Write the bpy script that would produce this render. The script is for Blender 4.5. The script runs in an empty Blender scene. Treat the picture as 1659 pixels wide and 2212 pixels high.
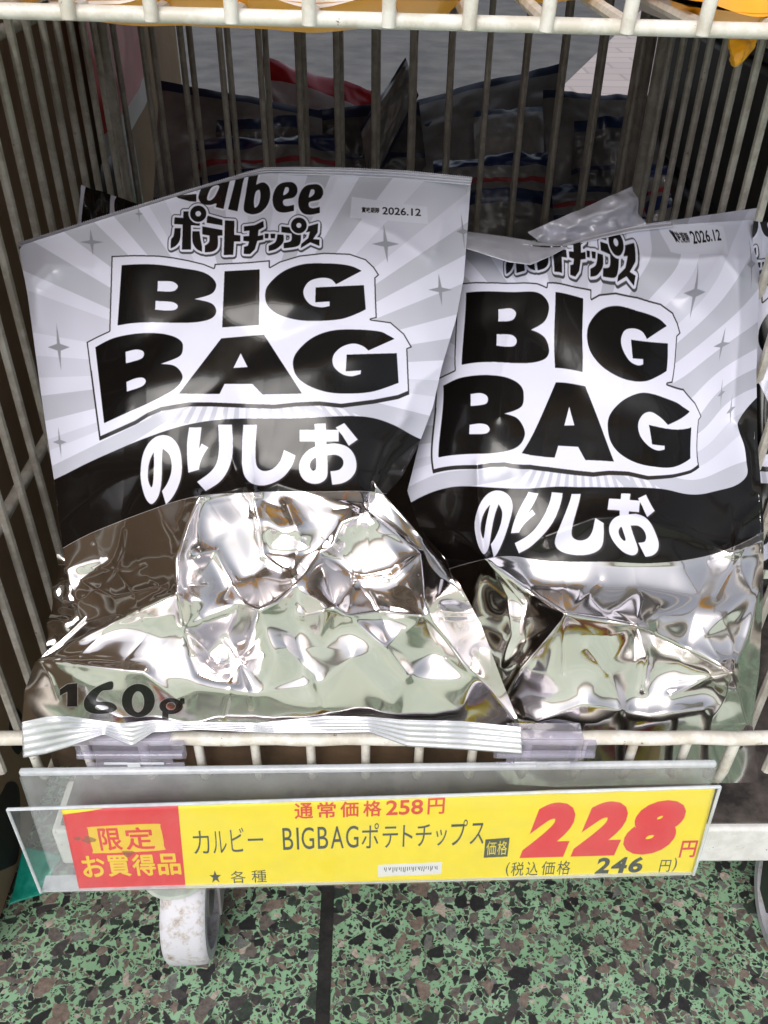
import bpy, bmesh, math, random
import numpy as np
from mathutils import Vector, Matrix
from mathutils.geometry import delaunay_2d_cdt

random.seed(7)
rng = np.random.default_rng(11)
S = bpy.context.scene
COL = S.collection

# ------------------------------------------------------------------ camera
# sketch units: the photograph measured 1659 wide; FZ is the focal length in those units
FZ, CX, CY = 1890.0, 829.5, 1106.0
PITCH, YAW, ROLL = math.radians(36.7), math.radians(1.2), math.radians(0.9)
CAM = Vector((0.0, -0.283, 0.352))
F = Vector((math.sin(YAW)*math.cos(PITCH), math.cos(YAW)*math.cos(PITCH), -math.sin(PITCH)))
R0 = Vector((math.cos(YAW), -math.sin(YAW), 0))
U0 = R0.cross(F)
R = R0*math.cos(ROLL) + U0*math.sin(ROLL)
U = R.cross(F)
cam = bpy.data.cameras.new('camera')
camo = bpy.data.objects.new('camera', cam)
COL.objects.link(camo)
camo.matrix_world = Matrix(((R.x, U.x, -F.x, CAM.x), (R.y, U.y, -F.y, CAM.y), (R.z, U.z, -F.z, CAM.z), (0, 0, 0, 1)))
cam.sensor_width = 36
cam.lens = 36*FZ/2212.0
cam.clip_start = 0.01
cam.clip_end = 400
S.camera = camo

# ------------------------------------------------------------------ light
w = bpy.data.worlds.new('World')
S.world = w
w.use_nodes = True
nt = w.node_tree
bg = nt.nodes['Background']
sky = nt.nodes.new('ShaderNodeTexSky')
sky.sky_type = 'NISHITA'
sky.sun_disc = False
SUN_EL, SUN_AZ = math.radians(46), math.radians(195)
sky.sun_elevation = SUN_EL
sky.sun_rotation = SUN_AZ
sky.dust_density = 4.0
sky.air_density = 1.0
sky.ozone_density = 1.0
hs = nt.nodes.new('ShaderNodeHueSaturation'); hs.inputs['Saturation'].default_value = .40; hs.inputs['Value'].default_value = 1.15
nt.links.new(sky.outputs[0], hs.inputs['Color'])
nt.links.new(hs.outputs[0], bg.inputs[0])
bg.inputs[1].default_value = 0.12
sl = bpy.data.lights.new('sun', 'SUN')
sl.energy = 1.7
sl.angle = math.radians(35)
sl.color = (1.0, 0.97, 0.94)
so = bpy.data.objects.new('sun', sl)
COL.objects.link(so)
sd = Vector((math.sin(SUN_AZ)*math.cos(SUN_EL), math.cos(SUN_AZ)*math.cos(SUN_EL), math.sin(SUN_EL)))
so.rotation_euler = sd.to_track_quat('Z', 'Y').to_euler()
so.location = (0, -3, 4)
S.view_settings.view_transform = 'Standard'
S.view_settings.look = 'None'
S.view_settings.gamma = 1
S.view_settings.use_curve_mapping = False
S.view_settings.exposure = 0.02
S.cycles.use_denoising = True
S.cycles.max_bounces = 10
S.cycles.transparent_max_bounces = 24
S.cycles.caustics_reflective = False
S.cycles.caustics_refractive = False
S.cycles.sample_clamp_indirect = 6

# ------------------------------------------------------------------ helpers
def ray(x, y):
    return F + R*((x-CX)/FZ) + U*((CY-y)/FZ)
def atY(x, y, Y):
    d = ray(x, y); return CAM + d*((Y-CAM.y)/d.y)
def atZ(x, y, Z):
    d = ray(x, y); return CAM + d*((Z-CAM.z)/d.z)
def atX(x, y, X):
    d = ray(x, y); return CAM + d*((X-CAM.x)/d.x)

def tag(o, label=None, cat=None, group=None, kind=None):
    if label: o['label'] = label
    if cat: o['category'] = cat
    if group: o['group'] = group
    if kind: o['kind'] = kind
    return o
def empty(name, loc, label, cat, group=None):
    o = bpy.data.objects.new(name, None)
    o.empty_display_size = 0.02
    COL.objects.link(o)
    o.location = loc
    return tag(o, label, cat, group)
def root_loc(p):
    v = Vector((0, 0, 0))
    while p is not None:
        v += Vector(p.location); p = p.parent
    return v

class MB:
    def __init__(s): s.v = []; s.f = []; s.uv = None
    def add(s, vs, fs):
        b = len(s.v); s.v += [tuple(x) for x in vs]; s.f += [tuple(i+b for i in f) for f in fs]
    def box(s, lo, hi):
        x0, y0, z0 = lo; x1, y1, z1 = hi
        s.add([(x0,y0,z0),(x1,y0,z0),(x1,y1,z0),(x0,y1,z0),(x0,y0,z1),(x1,y0,z1),(x1,y1,z1),(x0,y1,z1)],
              [(0,3,2,1),(4,5,6,7),(0,1,5,4),(1,2,6,5),(2,3,7,6),(3,0,4,7)])
    def hexa(s, p):  # p: 4 front corners (bl br tr tl) then 4 back
        s.add(p, [(0,1,2,3),(7,6,5,4),(4,5,1,0),(5,6,2,1),(6,7,3,2),(7,4,0,3)])
    def tube(s, pts, r, n=10, wob=0.0):
        pts = [Vector(p) for p in pts]
        ring = []; up = None
        for i, p in enumerate(pts):
            t = (pts[min(i+1, len(pts)-1)] - pts[max(i-1, 0)]).normalized()
            if up is None:
                up = Vector((0,0,1)) if abs(t.z) < .9 else Vector((1,0,0))
            a = t.cross(up).normalized(); b = a.cross(t).normalized(); up = b
            rr = r*(1+random.uniform(-wob, wob))
            ring.append([p + a*(rr*math.cos(2*math.pi*k/n)) + b*(rr*math.sin(2*math.pi*k/n)) for k in range(n)])
        vs = [q for rg in ring for q in rg]; fs = []
        for i in range(len(pts)-1):
            for k in range(n):
                fs.append((i*n+k, i*n+(k+1)%n, (i+1)*n+(k+1)%n, (i+1)*n+k))
        fs.append(tuple(range(n))[::-1]); fs.append(tuple(range((len(pts)-1)*n, len(pts)*n)))
        s.add(vs, fs)
    def lathe(s, prof, c, axis, n=40):  # prof: (radius, along)
        axis = Vector(axis).normalized(); a = axis.orthogonal().normalized(); b = axis.cross(a)
        c = Vector(c); vs = []; fs = []
        for rr, h in prof:
            for k in range(n):
                t = 2*math.pi*k/n
                vs.append(c + axis*h + (a*math.cos(t)+b*math.sin(t))*rr)
        m = len(prof)
        for i in range(m-1):
            for k in range(n):
                fs.append((i*n+k, i*n+(k+1)%n, (i+1)*n+(k+1)%n, (i+1)*n+k))
        s.add(vs, fs)
    def build(s, name, mat, parent=None, smooth=True, bevel=0.0, seg=2, sharp=40, origin=None):
        L = root_loc(parent) if parent is not None else (Vector(origin) if origin is not None else Vector((0,0,0)))
        me = bpy.data.meshes.new(name)
        me.from_pydata([(x-L.x, y-L.y, z-L.z) for x, y, z in s.v], [], s.f)
        me.update()
        bm = bmesh.new(); bm.from_mesh(me); bmesh.ops.recalc_face_normals(bm, faces=bm.faces); bm.to_mesh(me); bm.free()
        if smooth: me.shade_smooth(); me.set_sharp_from_angle(angle=math.radians(sharp))
        o = bpy.data.objects.new(name, me)
        COL.objects.link(o)
        if mat: me.materials.append(mat)
        if parent is not None: o.parent = parent
        else: o.location = L
        if bevel:
            bv = o.modifiers.new('bevel', 'BEVEL'); bv.width = bevel; bv.segments = seg; bv.limit_method = 'ANGLE'; bv.angle_limit = math.radians(40)
        return o

def grid_obj(name, P, uv, mat, parent, origin=None):
    """P: (rows, cols, 3) world points -> smooth grid mesh with uv."""
    H, W, _ = P.shape
    L = root_loc(parent) if parent is not None else Vector(origin)
    V = P.reshape(-1, 3) - np.array(L)[None]
    idx = np.arange(H*W).reshape(H, W)
    q = np.stack([idx[:-1, :-1], idx[1:, :-1], idx[1:, 1:], idx[:-1, 1:]], -1).reshape(-1, 4)
    me = bpy.data.meshes.new(name)
    me.from_pydata(V.tolist(), [], q.tolist())
    me.update()
    if uv is not None:
        l = me.uv_layers.new(name='print')
        u = uv.reshape(-1, 2)[q.reshape(-1)]
        l.data.foreach_set('uv', u.astype(np.float32).reshape(-1))
    me.shade_smooth()
    me.materials.append(mat)
    o = bpy.data.objects.new(name, me)
    COL.objects.link(o)
    if parent is not None: o.parent = parent
    else: o.location = L
    return o

# ------------------------------------------------------------------ node materials
def new_mat(name):
    m = bpy.data.materials.new(name); m.use_nodes = True
    n = m.node_tree.nodes; return m, m.node_tree, n['Principled BSDF']
def N(t, typ, **kw):
    n = t.nodes.new(typ)
    for k, v in kw.items(): setattr(n, k, v)
    return n
def noise(t, scale, detail=4, rough=.55, vec=None, w=0):
    n = N(t, 'ShaderNodeTexNoise'); n.inputs['Scale'].default_value = scale
    n.inputs['Detail'].default_value = detail; n.inputs['Roughness'].default_value = rough
    if vec is not None: t.links.new(vec, n.inputs['Vector'])
    return n
def ramp(t, fac, stops, interp='LINEAR'):
    r = N(t, 'ShaderNodeValToRGB'); cr = r.color_ramp; cr.interpolation = interp
    while len(cr.elements) < len(stops): cr.elements.new(.5)
    for e, (p, c) in zip(cr.elements, stops):
        e.position = p; e.color = (c[0], c[1], c[2], 1) if not isinstance(c, float) else (c, c, c, 1)
    t.links.new(fac, r.inputs[0]); return r
def geo(t):
    return N(t, 'ShaderNodeNewGeometry').outputs['Position']
def bump(t, b, h, strength, dist):
    n = N(t, 'ShaderNodeBump'); n.inputs['Strength'].default_value = strength; n.inputs['Distance'].default_value = dist
    t.links.new(h, n.inputs['Height']); t.links.new(n.outputs[0], b.inputs['Normal'])

def simple(name, c0, c1, scale=60, rough=.5, metal=0, coat=0, bumps=0, bscale=400, pos=(.35, .7)):
    m, t, b = new_mat(name)
    g = geo(t)
    n = noise(t, scale, 5, .6, g)
    r = ramp(t, n.outputs[0], [(pos[0], c0), (pos[1], c1)])
    t.links.new(r.outputs[0], b.inputs['Base Color'])
    b.inputs['Roughness'].default_value = rough; b.inputs['Metallic'].default_value = metal
    b.inputs['Coat Weight'].default_value = coat; b.inputs['Coat Roughness'].default_value = .08
    if bumps:
        n2 = noise(t, bscale, 4, .6, g); bump(t, b, n2.outputs[0], bumps, .001)
    return m

def wire_mat(name, base, dirt, rust, amt):
    m, t, b = new_mat(name)
    g = geo(t)
    n1 = noise(t, 90, 6, .65, g)
    r1 = ramp(t, n1.outputs[0], [(.42, dirt), (.58, base)])
    n2 = noise(t, 160, 6, .7, g)
    r2 = ramp(t, n2.outputs[0], [(amt, 0.0), (amt+.05, 1.0)])
    mx = N(t, 'ShaderNodeMix', data_type='RGBA')
    t.links.new(r2.outputs[0], mx.inputs[0]); t.links.new(r1.outputs[0], mx.inputs[6]); mx.inputs[7].default_value = (*rust, 1)
    t.links.new(mx.outputs[2], b.inputs['Base Color'])
    b.inputs['Roughness'].default_value = .42
    bump(t, b, n1.outputs[0], .15, .001)
    return m
M = {}
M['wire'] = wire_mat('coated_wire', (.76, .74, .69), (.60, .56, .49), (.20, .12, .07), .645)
M['cage'] = wire_mat('shaded_cage_wire', (.44, .40, .36), (.32, .285, .25), (.12, .08, .05), .66)  # same pale coating at the rear, its shade put into the colour
M['side_shaded'] = wire_mat('shaded_side_wire', (.60, .57, .52), (.44, .40, .35), (.18, .11, .06), .65)  # side bars a step darker than the rim, shade mixed into the colour
M['frame'] = wire_mat('painted_frame', (.75, .75, .74), (.66, .65, .63), (.22, .10, .05), .63)
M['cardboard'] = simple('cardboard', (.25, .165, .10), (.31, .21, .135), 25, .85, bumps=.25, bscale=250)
M['ink'] = simple('black_ink', (.012, .010, .009), (.02, .017, .015), 60, .7)
M['tread'] = None

# floor: green terrazzo
def terrazzo():
    m, t, b = new_mat('green_terrazzo')
    g = geo(t)
    wn = noise(t, 80, 2, .5, g)
    add = N(t, 'ShaderNodeVectorMath', operation='MULTIPLY_ADD')
    t.links.new(wn.outputs['Color'], add.inputs[0]); add.inputs[1].default_value = (.008, .008, 0); t.links.new(g, add.inputs[2])
    col = None
    base = noise(t, 30, 4, .6, g)
    cem = ramp(t, base.outputs[0], [(.3, (.21, .39, .225)), (.7, (.30, .49, .315))])
    cur = cem.outputs[0]
    for sc, thr, size in ((640, .09, .48), (320, .08, .50), (190, .08, .50), (120, .08, .32)):
        flat = N(t, 'ShaderNodeVectorMath', operation='MULTIPLY'); flat.inputs[1].default_value = (1, .85, 0)
        rot = N(t, 'ShaderNodeVectorRotate', rotation_type='Z_AXIS'); rot.inputs['Angle'].default_value = sc*.37
        t.links.new(add.outputs[0], rot.inputs['Vector']); t.links.new(rot.outputs[0], flat.inputs[0])
        v1 = N(t, 'ShaderNodeTexVoronoi', feature='DISTANCE_TO_EDGE'); v1.inputs['Scale'].default_value = sc
        v2 = N(t, 'ShaderNodeTexVoronoi', feature='F1'); v2.inputs['Scale'].default_value = sc
        for v in (v1, v2): t.links.new(flat.outputs[0], v.inputs['Vector'])
        sep = N(t, 'ShaderNodeSeparateColor'); t.links.new(v2.outputs['Color'], sep.inputs[0])
        # chip where the cell is chosen and we are away from its edge
        th = N(t, 'ShaderNodeMath', operation='MULTIPLY_ADD'); t.links.new(sep.outputs[2], th.inputs[0]); th.inputs[1].default_value = .12; th.inputs[2].default_value = thr*.4
        df_ = N(t, 'ShaderNodeMath', operation='SUBTRACT'); t.links.new(v1.outputs['Distance'], df_.inputs[0]); t.links.new(th.outputs[0], df_.inputs[1])
        gt = N(t, 'ShaderNodeMapRange', interpolation_type='SMOOTHSTEP'); t.links.new(df_.outputs[0], gt.inputs[0]); gt.inputs[1].default_value = -.025; gt.inputs[2].default_value = .03
        g2 = N(t, 'ShaderNodeMath', operation='GREATER_THAN'); t.links.new(sep.outputs[0], g2.inputs[0]); g2.inputs[1].default_value = 1-size
        an = N(t, 'ShaderNodeMath', operation='MULTIPLY'); t.links.new(gt.outputs[0], an.inputs[0]); t.links.new(g2.outputs[0], an.inputs[1])
        cc = ramp(t, sep.outputs[1], [(0, (.022, .022, .024)), (.22, (.035, .05, .04)), (.4, (.13, .11, .10)), (.58, (.055, .05, .05)), (.72, (.20, .155, .13)), (.86, (.16, .165, .155)), (.95, (.42, .36, .31))], 'CONSTANT')
        vn = noise(t, 300, 6, .75, g)
        vr = ramp(t, vn.outputs[0], [(.3, .45), (.7, 1.5)])
        ml = N(t, 'ShaderNodeMix', data_type='RGBA', blend_type='MULTIPLY'); ml.inputs[0].default_value = 1
        t.links.new(cc.outputs[0], ml.inputs[6]); t.links.new(vr.outputs[0], ml.inputs[7])
        mx = N(t, 'ShaderNodeMix', data_type='RGBA')
        t.links.new(an.outputs[0], mx.inputs[0]); t.links.new(cur, mx.inputs[6]); t.links.new(ml.outputs[2], mx.inputs[7])
        cur = mx.outputs[2]
    gn = noise(t, 14, 7, .7, g); gr = ramp(t, gn.outputs[0], [(.3, (.62, .60, .57)), (.6, (1, 1, 1))])
    gm_ = N(t, 'ShaderNodeMix', data_type='RGBA', blend_type='MULTIPLY'); gm_.inputs[0].default_value = .8
    t.links.new(cur, gm_.inputs[6]); t.links.new(gr.outputs[0], gm_.inputs[7]); cur = gm_.outputs[2]
    t.links.new(cur, b.inputs['Base Color'])
    rn = noise(t, 20, 4, .6, g)
    rr = ramp(t, rn.outputs[0], [(.3, .42), (.7, .62)])
    t.links.new(rr.outputs[0], b.inputs['Roughness'])
    bn = noise(t, 300, 3, .6, g); bump(t, b, bn.outputs[0], .08, .001)
    return m
M['terrazzo'] = terrazzo()
M['asphalt'] = simple('asphalt', (.06, .062, .066), (.12, .12, .124), 9, .9, bumps=.5, bscale=120, pos=(.3, .7))
M['reflector_floor'] = simple('pale_reflector_ground', (.42, .50, .40), (.52, .60, .49), 6, .7, bumps=.1)  # lighter than the terrazzo, standing in for brightly lit ground
M['groove'] = simple('joint_strip', (.006, .006, .006), (.02, .019, .018), 120, .7, bumps=.4)

def paving():
    m, t, b = new_mat('pale_paving')
    g = geo(t)
    br = N(t, 'ShaderNodeTexBrick'); t.links.new(g, br.inputs['Vector']); br.inputs['Scale'].default_value = 1
    br.inputs['Color1'].default_value = (.42, .37, .37, 1); br.inputs['Color2'].default_value = (.37, .325, .33, 1); br.inputs['Mortar'].default_value = (.30, .27, .27, 1)
    br.inputs['Brick Width'].default_value = .2; br.inputs['Row Height'].default_value = .1; br.inputs['Mortar Size'].default_value = .006
    t.links.new(br.outputs[0], b.inputs['Base Color']); b.inputs['Roughness'].default_value = .8
    return m
M['paving'] = paving()

def clear_plastic(name, tint, gloss_rough=.06, haze=.06, hazecol=(.8, .82, .85)):
    """thin clear sheet: see-through with fresnel shine and a little milkiness"""
    m, t, b = new_mat(name)
    out = t.nodes['Material Output']
    tr = N(t, 'ShaderNodeBsdfTransparent'); tr.inputs[0].default_value = (*tint, 1)
    gl = N(t, 'ShaderNodeBsdfGlossy'); gl.inputs['Roughness'].default_value = gloss_rough
    fr = N(t, 'ShaderNodeFresnel'); fr.inputs[0].default_value = 1.49
    df = N(t, 'ShaderNodeBsdfDiffuse'); df.inputs[0].default_value = (*hazecol, 1)
    n = noise(t, 40, 5, .65, geo(t)); hz = ramp(t, n.outputs[0], [(.3, haze*.7), (.75, haze*1.5)])
    m1 = N(t, 'ShaderNodeMixShader'); t.links.new(hz.outputs[0], m1.inputs[0]); t.links.new(tr.outputs[0], m1.inputs[1]); t.links.new(df.outputs[0], m1.inputs[2])
    gm = N(t, 'ShaderNodeNewGeometry'); fo = N(t, 'ShaderNodeMath', operation='MULTIPLY_ADD'); t.links.new(gm.outputs['Backfacing'], fo.inputs[0]); fo.inputs[1].default_value = -1; fo.inputs[2].default_value = 1
    ff = N(t, 'ShaderNodeMath', operation='MULTIPLY'); t.links.new(fo.outputs[0], ff.inputs[0]); t.links.new(fr.outputs[0], ff.inputs[1])
    m2 = N(t, 'ShaderNodeMixShader'); t.links.new(ff.outputs[0], m2.inputs[0]); t.links.new(m1.outputs[0], m2.inputs[1]); t.links.new(gl.outputs[0], m2.inputs[2])
    t.links.new(m2.outputs[0], out.inputs[0])
    t.nodes.remove(b)
    return m
M['acrylic'] = clear_plastic('clear_acrylic', (.95, .97, .96), .08, .16)
M['acrylic_front'] = clear_plastic('clear_acrylic_front', (.985, .985, .985), .06, .035)
M['acrylic_edge'] = clear_plastic('milky_acrylic_edge', (.9, .93, .95), .15, .55, (.82, .85, .9))
M['clip'] = clear_plastic('clear_clip_plastic', (.90, .89, .95), .05, .14, (.75, .74, .85))
M['film'] = clear_plastic('clear_film', (.93, .93, .94), .12, .22)

def film_mat(name, c0, c1, stripe=None, rough=.3, zs=None, metal=0.0):
    m, t, b = new_mat(name)
    uv = N(t, 'ShaderNodeUVMap'); sp = N(t, 'ShaderNodeSeparateXYZ'); t.links.new(uv.outputs[0], sp.inputs[0])
    n = noise(t, 9, 5, .6, uv.outputs[0]); r = ramp(t, n.outputs[0], [(.35, c0), (.65, c1)])
    cur = r.outputs[0]
    if stripe:
        for lo, hi, c in stripe:
            a = N(t, 'ShaderNodeMath', operation='GREATER_THAN'); t.links.new(sp.outputs[1], a.inputs[0]); a.inputs[1].default_value = lo
            z = N(t, 'ShaderNodeMath', operation='LESS_THAN'); t.links.new(sp.outputs[1], z.inputs[0]); z.inputs[1].default_value = hi
            mu = N(t, 'ShaderNodeMath', operation='MULTIPLY'); t.links.new(a.outputs[0], mu.inputs[0]); t.links.new(z.outputs[0], mu.inputs[1])
            mx = N(t, 'ShaderNodeMix', data_type='RGBA'); t.links.new(mu.outputs[0], mx.inputs[0]); t.links.new(cur, mx.inputs[6]); mx.inputs[7].default_value = (*c, 1)
            cur = mx.outputs[2]
    t.links.new(cur, b.inputs['Base Color'])
    b.inputs['Roughness'].default_value = rough; b.inputs['Metallic'].default_value = metal
    b.inputs['Coat Weight'].default_value = .25; b.inputs['Coat Roughness'].default_value = .15
    return m

# ------------------------------------------------------------------ drawing the prints (generated in code)
class Canvas:
    def __init__(s, x0, y0, x1, y1, k):
        s.x0, s.y0, s.k = x0, y0, k
        s.W, s.H = int((x1-x0)*k), int((y1-y0)*k)
        s.rgb = np.zeros((s.H, s.W, 3), np.float32); s.a = np.zeros((s.H, s.W), np.float32)
    def mask(s, polys):
        """even-odd fill of a list of closed polylines -> bool mask"""
        m = np.zeros((s.H, s.W), bool)
        E = []
        for p in polys:
            q = (np.array(p, float) - (s.x0, s.y0))*s.k
            E.append(np.concatenate([q, np.roll(q, -1, 0)], 1))
        E = np.concatenate(E)
        ya, yb = np.minimum(E[:, 1], E[:, 3]), np.maximum(E[:, 1], E[:, 3])
        lo, hi = max(0, int(ya.min())), min(s.H, int(yb.max())+1)
        for r in range(lo, hi):
            c = r+.5
            e = E[(ya <= c) & (yb > c)]
            if not len(e): continue
            xs = np.sort(e[:, 0] + (c-e[:, 1])*(e[:, 2]-e[:, 0])/(e[:, 3]-e[:, 1]))
            for i in range(0, len(xs)-1, 2):
                a, b = int(round(max(0, xs[i]))), int(round(min(s.W, xs[i+1])))
                if b > a: m[r, a:b] = True
        return m
    def union(s, polylist):
        m = np.zeros((s.H, s.W), bool)
        for p in polylist: m |= s.mask(p)
        return m
    def paint(s, m, c, a=1.0):
        s.rgb[m] = c; s.a[m] = a
def box_of(m, pad):
    ys, xs = np.where(m)
    return max(0, ys.min()-pad), min(m.shape[0], ys.max()+pad+1), max(0, xs.min()-pad), min(m.shape[1], xs.max()+pad+1)
def dilate(m, r):
    r = int(round(r)); y0, y1, x0, x1 = box_of(m, r+2)
    s = m[y0:y1, x0:x1]; o = s.copy(); h, w_ = s.shape
    for dy in range(-r, r+1):
        dx = int(math.sqrt(r*r-dy*dy)+.3)
        row = np.zeros_like(s)
        a, b = max(0, dy), min(h, h+dy)
        row[a:b] = s[a-dy:b-dy]
        cs = np.concatenate([np.zeros((h, 1), np.int32), np.cumsum(row, 1, dtype=np.int32)], 1)
        L = np.clip(np.arange(w_)-dx, 0, w_); Rr = np.clip(np.arange(w_)+dx+1, 0, w_)
        o |= (cs[:, Rr]-cs[:, L]) > 0
    out = m.copy(); out[y0:y1, x0:x1] = o
    return out
def erode(m, r): return ~dilate(~m, r)
def shift(m, dx, dy):
    o = np.zeros_like(m); h, w_ = m.shape
    o[max(0, dy):h+min(0, dy), max(0, dx):w_+min(0, dx)] = m[max(0, -dy):h-max(0, dy), max(0, -dx):w_-max(0, dx)]
    return o
def smooth_poly(p, k=6):
    """closed Catmull-Rom through p"""
    p = np.array(p, float); n = len(p); out = []
    for i in range(n):
        a, b, c, d = p[i-1], p[i], p[(i+1) % n], p[(i+2) % n]
        for j in range(k):
            t = j/k
            out.append(.5*((2*b)+(c-a)*t+(2*a-5*b+4*c-d)*t*t+(3*b-a-3*c+d)*t**3))
    return out
def curvy(p, corners):
    """open pieces between corner indices are smoothed, corners stay sharp"""
    p = [np.array(q, float) for q in p]; n = len(p); out = []
    for i in range(n):
        b, c = p[i], p[(i+1) % n]
        a = p[i-1] if i not in corners else b
        d = p[(i+2) % n] if (i+1) % n not in corners else c
        for j in range(6):
            t = j/6
            out.append(.5*((2*b)+(c-a)*t+(2*a-5*b+4*c-d)*t*t+(3*b-a-3*c+d)*t**3))
    return out
def arc(cx, cy, rx, ry, n=40):
    return [(cx+rx*math.cos(2*math.pi*i/n), cy+ry*math.sin(2*math.pi*i/n)) for i in range(n)]
def glyphs(txt, x0, y0, x1, y1, bold=0.0, shear=0.0, space=1.0):
    """filled outlines of a text laid out to fill the box (y downwards), as a list of polygon groups"""
    c = bpy.data.curves.new('lettering', 'FONT'); c.body = txt; c.offset = bold; c.shear = shear; c.space_character = space
    c.resolution_u = 4
    o = bpy.data.objects.new('lettering', c); COL.objects.link(o)
    bpy.context.view_layer.update()
    me = o.to_mesh()
    V = np.array([v.co[:2] for v in me.vertices]); Fs = [list(p.vertices) for p in me.polygons]
    o.to_mesh_clear(); bpy.data.objects.remove(o); bpy.data.curves.remove(c)
    lo, hi = V.min(0), V.max(0)
    V = (V-lo)/(hi-lo)
    V = np.stack([x0+V[:, 0]*(x1-x0), y1-V[:, 1]*(y1-y0)], 1)
    return [[V[f]] for f in Fs]

def finish(cv, name, ss):
    h, w_ = cv.H//ss*ss, cv.W//ss*ss
    rgb = (cv.rgb[:h, :w_]*1.0).reshape(h//ss, ss, w_//ss, ss, 3).mean((1, 3))
    a = cv.a[:h, :w_].reshape(h//ss, ss, w_//ss, ss).mean((1, 3))
    im = bpy.data.images.new(name, w_//ss, h//ss, alpha=True)
    im.alpha_mode = 'CHANNEL_PACKED'
    px = np.dstack([rgb, a])[::-1]
    im.pixels.foreach_set(np.ascontiguousarray(px, np.float32).reshape(-1))
    im.update(); im.pack()
    return im

# ---- chip bag art, in the flat units of the bag front
AX0, AY0, AX1, AY1 = -60, 300, 1240, 1700
WHITE = (.84, .845, .915); GREY = (.72, .73, .785); GREY2 = (.785, .79, .855); BLK = (.075, .062, .06); STAR = (.56, .57, .61)
def bag_art():
    cv = Canvas(AX0, AY0, AX1, AY1, 2.4)
    yy, xx = np.mgrid[0:cv.H, 0:cv.W].astype(np.float32)
    X = xx/cv.k+AX0; Y = yy/cv.k+AY0
    band_top = curvy([(-60, 1120), (60, 1062), (130, 1030), (190, 1000), (250, 973), (310, 948), (380, 924), (440, 911), (500, 905), (570, 904), (640, 904), (740, 899), (800, 902),
                (850, 918), (900, 945), (950, 962), (1010, 955), (1040, 928), (1060, 895), (1075, 850), (1240, 700), (1240, 1075), (940, 1078), (800, 1062), (700, 1062), (600, 1062), (520, 1065), (440, 1070),
                (380, 1083), (330, 1100), (250, 1130), (170, 1165), (60, 1230), (-60, 1300)], {0, 19, 20, 21, 33})
    band = cv.mask([band_top])
    upper = np.zeros_like(band)
    fb = np.argmax(band, 0); has = band.any(0)
    upper = (np.arange(cv.H)[:, None] < fb[None]) & has[None]
    cv.paint(upper, WHITE)
    ang = np.degrees(np.arctan2(Y-800, X-535)) % 360
    dist = np.hypot(Y-800, X-535)
    for a0, a1, c in ((166, 173, GREY), (178, 184, GREY2), (190, 200, GREY2), (204, 211, GREY), (217, 224, GREY), (229, 236, GREY), (239, 244, GREY2), (254, 262, GREY), (270, 279, GREY2), (287, 293, GREY),
                      (300, 307, GREY), (313, 321, GREY2), (326, 332, GREY), (338, 345, GREY), (351, 357, GREY), (3, 8, GREY2), (14, 22, GREY), (28, 34, GREY), (148, 154, GREY), (158, 161, GREY2)):
        cv.paint(upper & (ang >= a0) & (ang < a1) & (dist > 40), c)
    # fine rays above the band
    for k in range(-9, 10):
        x = 535+k*21
        cv.paint(upper & cv.mask([[(x-4, 860), (x+4, 860), (535+k*27+7, 915), (535+k*27-5, 915)]]), GREY)
    def star(x, y, rx, ry, tilt=.1):
        p = []
        for i in range(8):
            t = i*math.pi/4; q = 1 if i % 2 == 0 else .2
            dx, dy = rx*q*math.cos(t), ry*q*math.sin(t)
            p.append((x+dx-dy*tilt*-1, y+dy))
        cv.paint(upper & cv.mask([p]), STAR)
    for s in ((198, 523, 26, 29), (127, 750, 24, 52), (129, 955, 15, 34), (833, 527, 30, 42), (951, 626, 26, 36), (300, 462, 9, 20), (1000, 500, 14, 40), (1040, 800, 20, 40), (985, 740, 16, 34)): star(*s)
    # date patch
    cv.paint(upper & cv.mask([[(760, 425), (922, 447), (925, 484), (756, 470)]]), (.825, .83, .895))
    def skew(gs, x0, y0, sl): return [[np.stack([np.array(p)[:, 0], np.array(p)[:, 1]+(np.array(p)[:, 0]-x0)*sl], 1) for p in g] for g in gs]
    cv.paint(cv.union(skew(glyphs('2026.12', 826, 445, 909, 461, .012), 780, 0, .045)), BLK)
    cv.paint(cv.union(skew(glyphs('賞味期限', 781, 447, 820, 459, .02), 780, 0, .045)), BLK)
    # maker name, partly hidden by the folded top
    f = lambda L: [(324+x/3.84, 351+y/3.84) for x, y in L]
    e1 = [(1120,165),(1180,165),(1215,195),(1222,245),(1190,290),(1110,310),(1108,350),(1140,362),(1195,350),(1195,400),(1120,415),(1060,405),(1025,360),(1018,290),(1040,220),(1075,180)]
    e1h = [(1125,205),(1150,210),(1150,240),(1125,265),(1105,270),(1112,235)]
    sh = lambda L, dx, dy: [(x+dx, y+dy) for x, y in L]
    name = [[f([(150,120),(300,60),(400,110),(390,180),(300,150),(240,200),(250,270),(385,262),(385,325),(330,322),(235,295),(150,230)])],
            [curvy(f([(405,270),(450,180),(560,120),(670,130),(650,200),(610,385),(545,370),(550,340),(500,352),(440,345),(410,315)]), {3, 5, 6}),
             smooth_poly(f([(500,220),(545,190),(575,200),(540,280),(500,315),(472,300)]))],
            [f([(740,20),(815,20),(770,170),(725,405),(648,388),(700,185)])],
            [curvy(f([(830,40),(915,40),(890,135),(880,185),(940,165),(985,200),(997,270),(975,350),(920,410),(850,430),(790,410),(778,370),(795,260)]), {0, 1, 3}),
             smooth_poly(f([(880,240),(910,230),(915,290),(900,350),(870,375),(862,340),(865,290)]))],
            [curvy(f(e1), {8, 9}), smooth_poly(f(e1h))], [curvy(f(sh(e1, 213, 18)), {8, 9}), smooth_poly(f(sh(e1h, 213, 18)))]]
    nm = cv.union(name)
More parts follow.
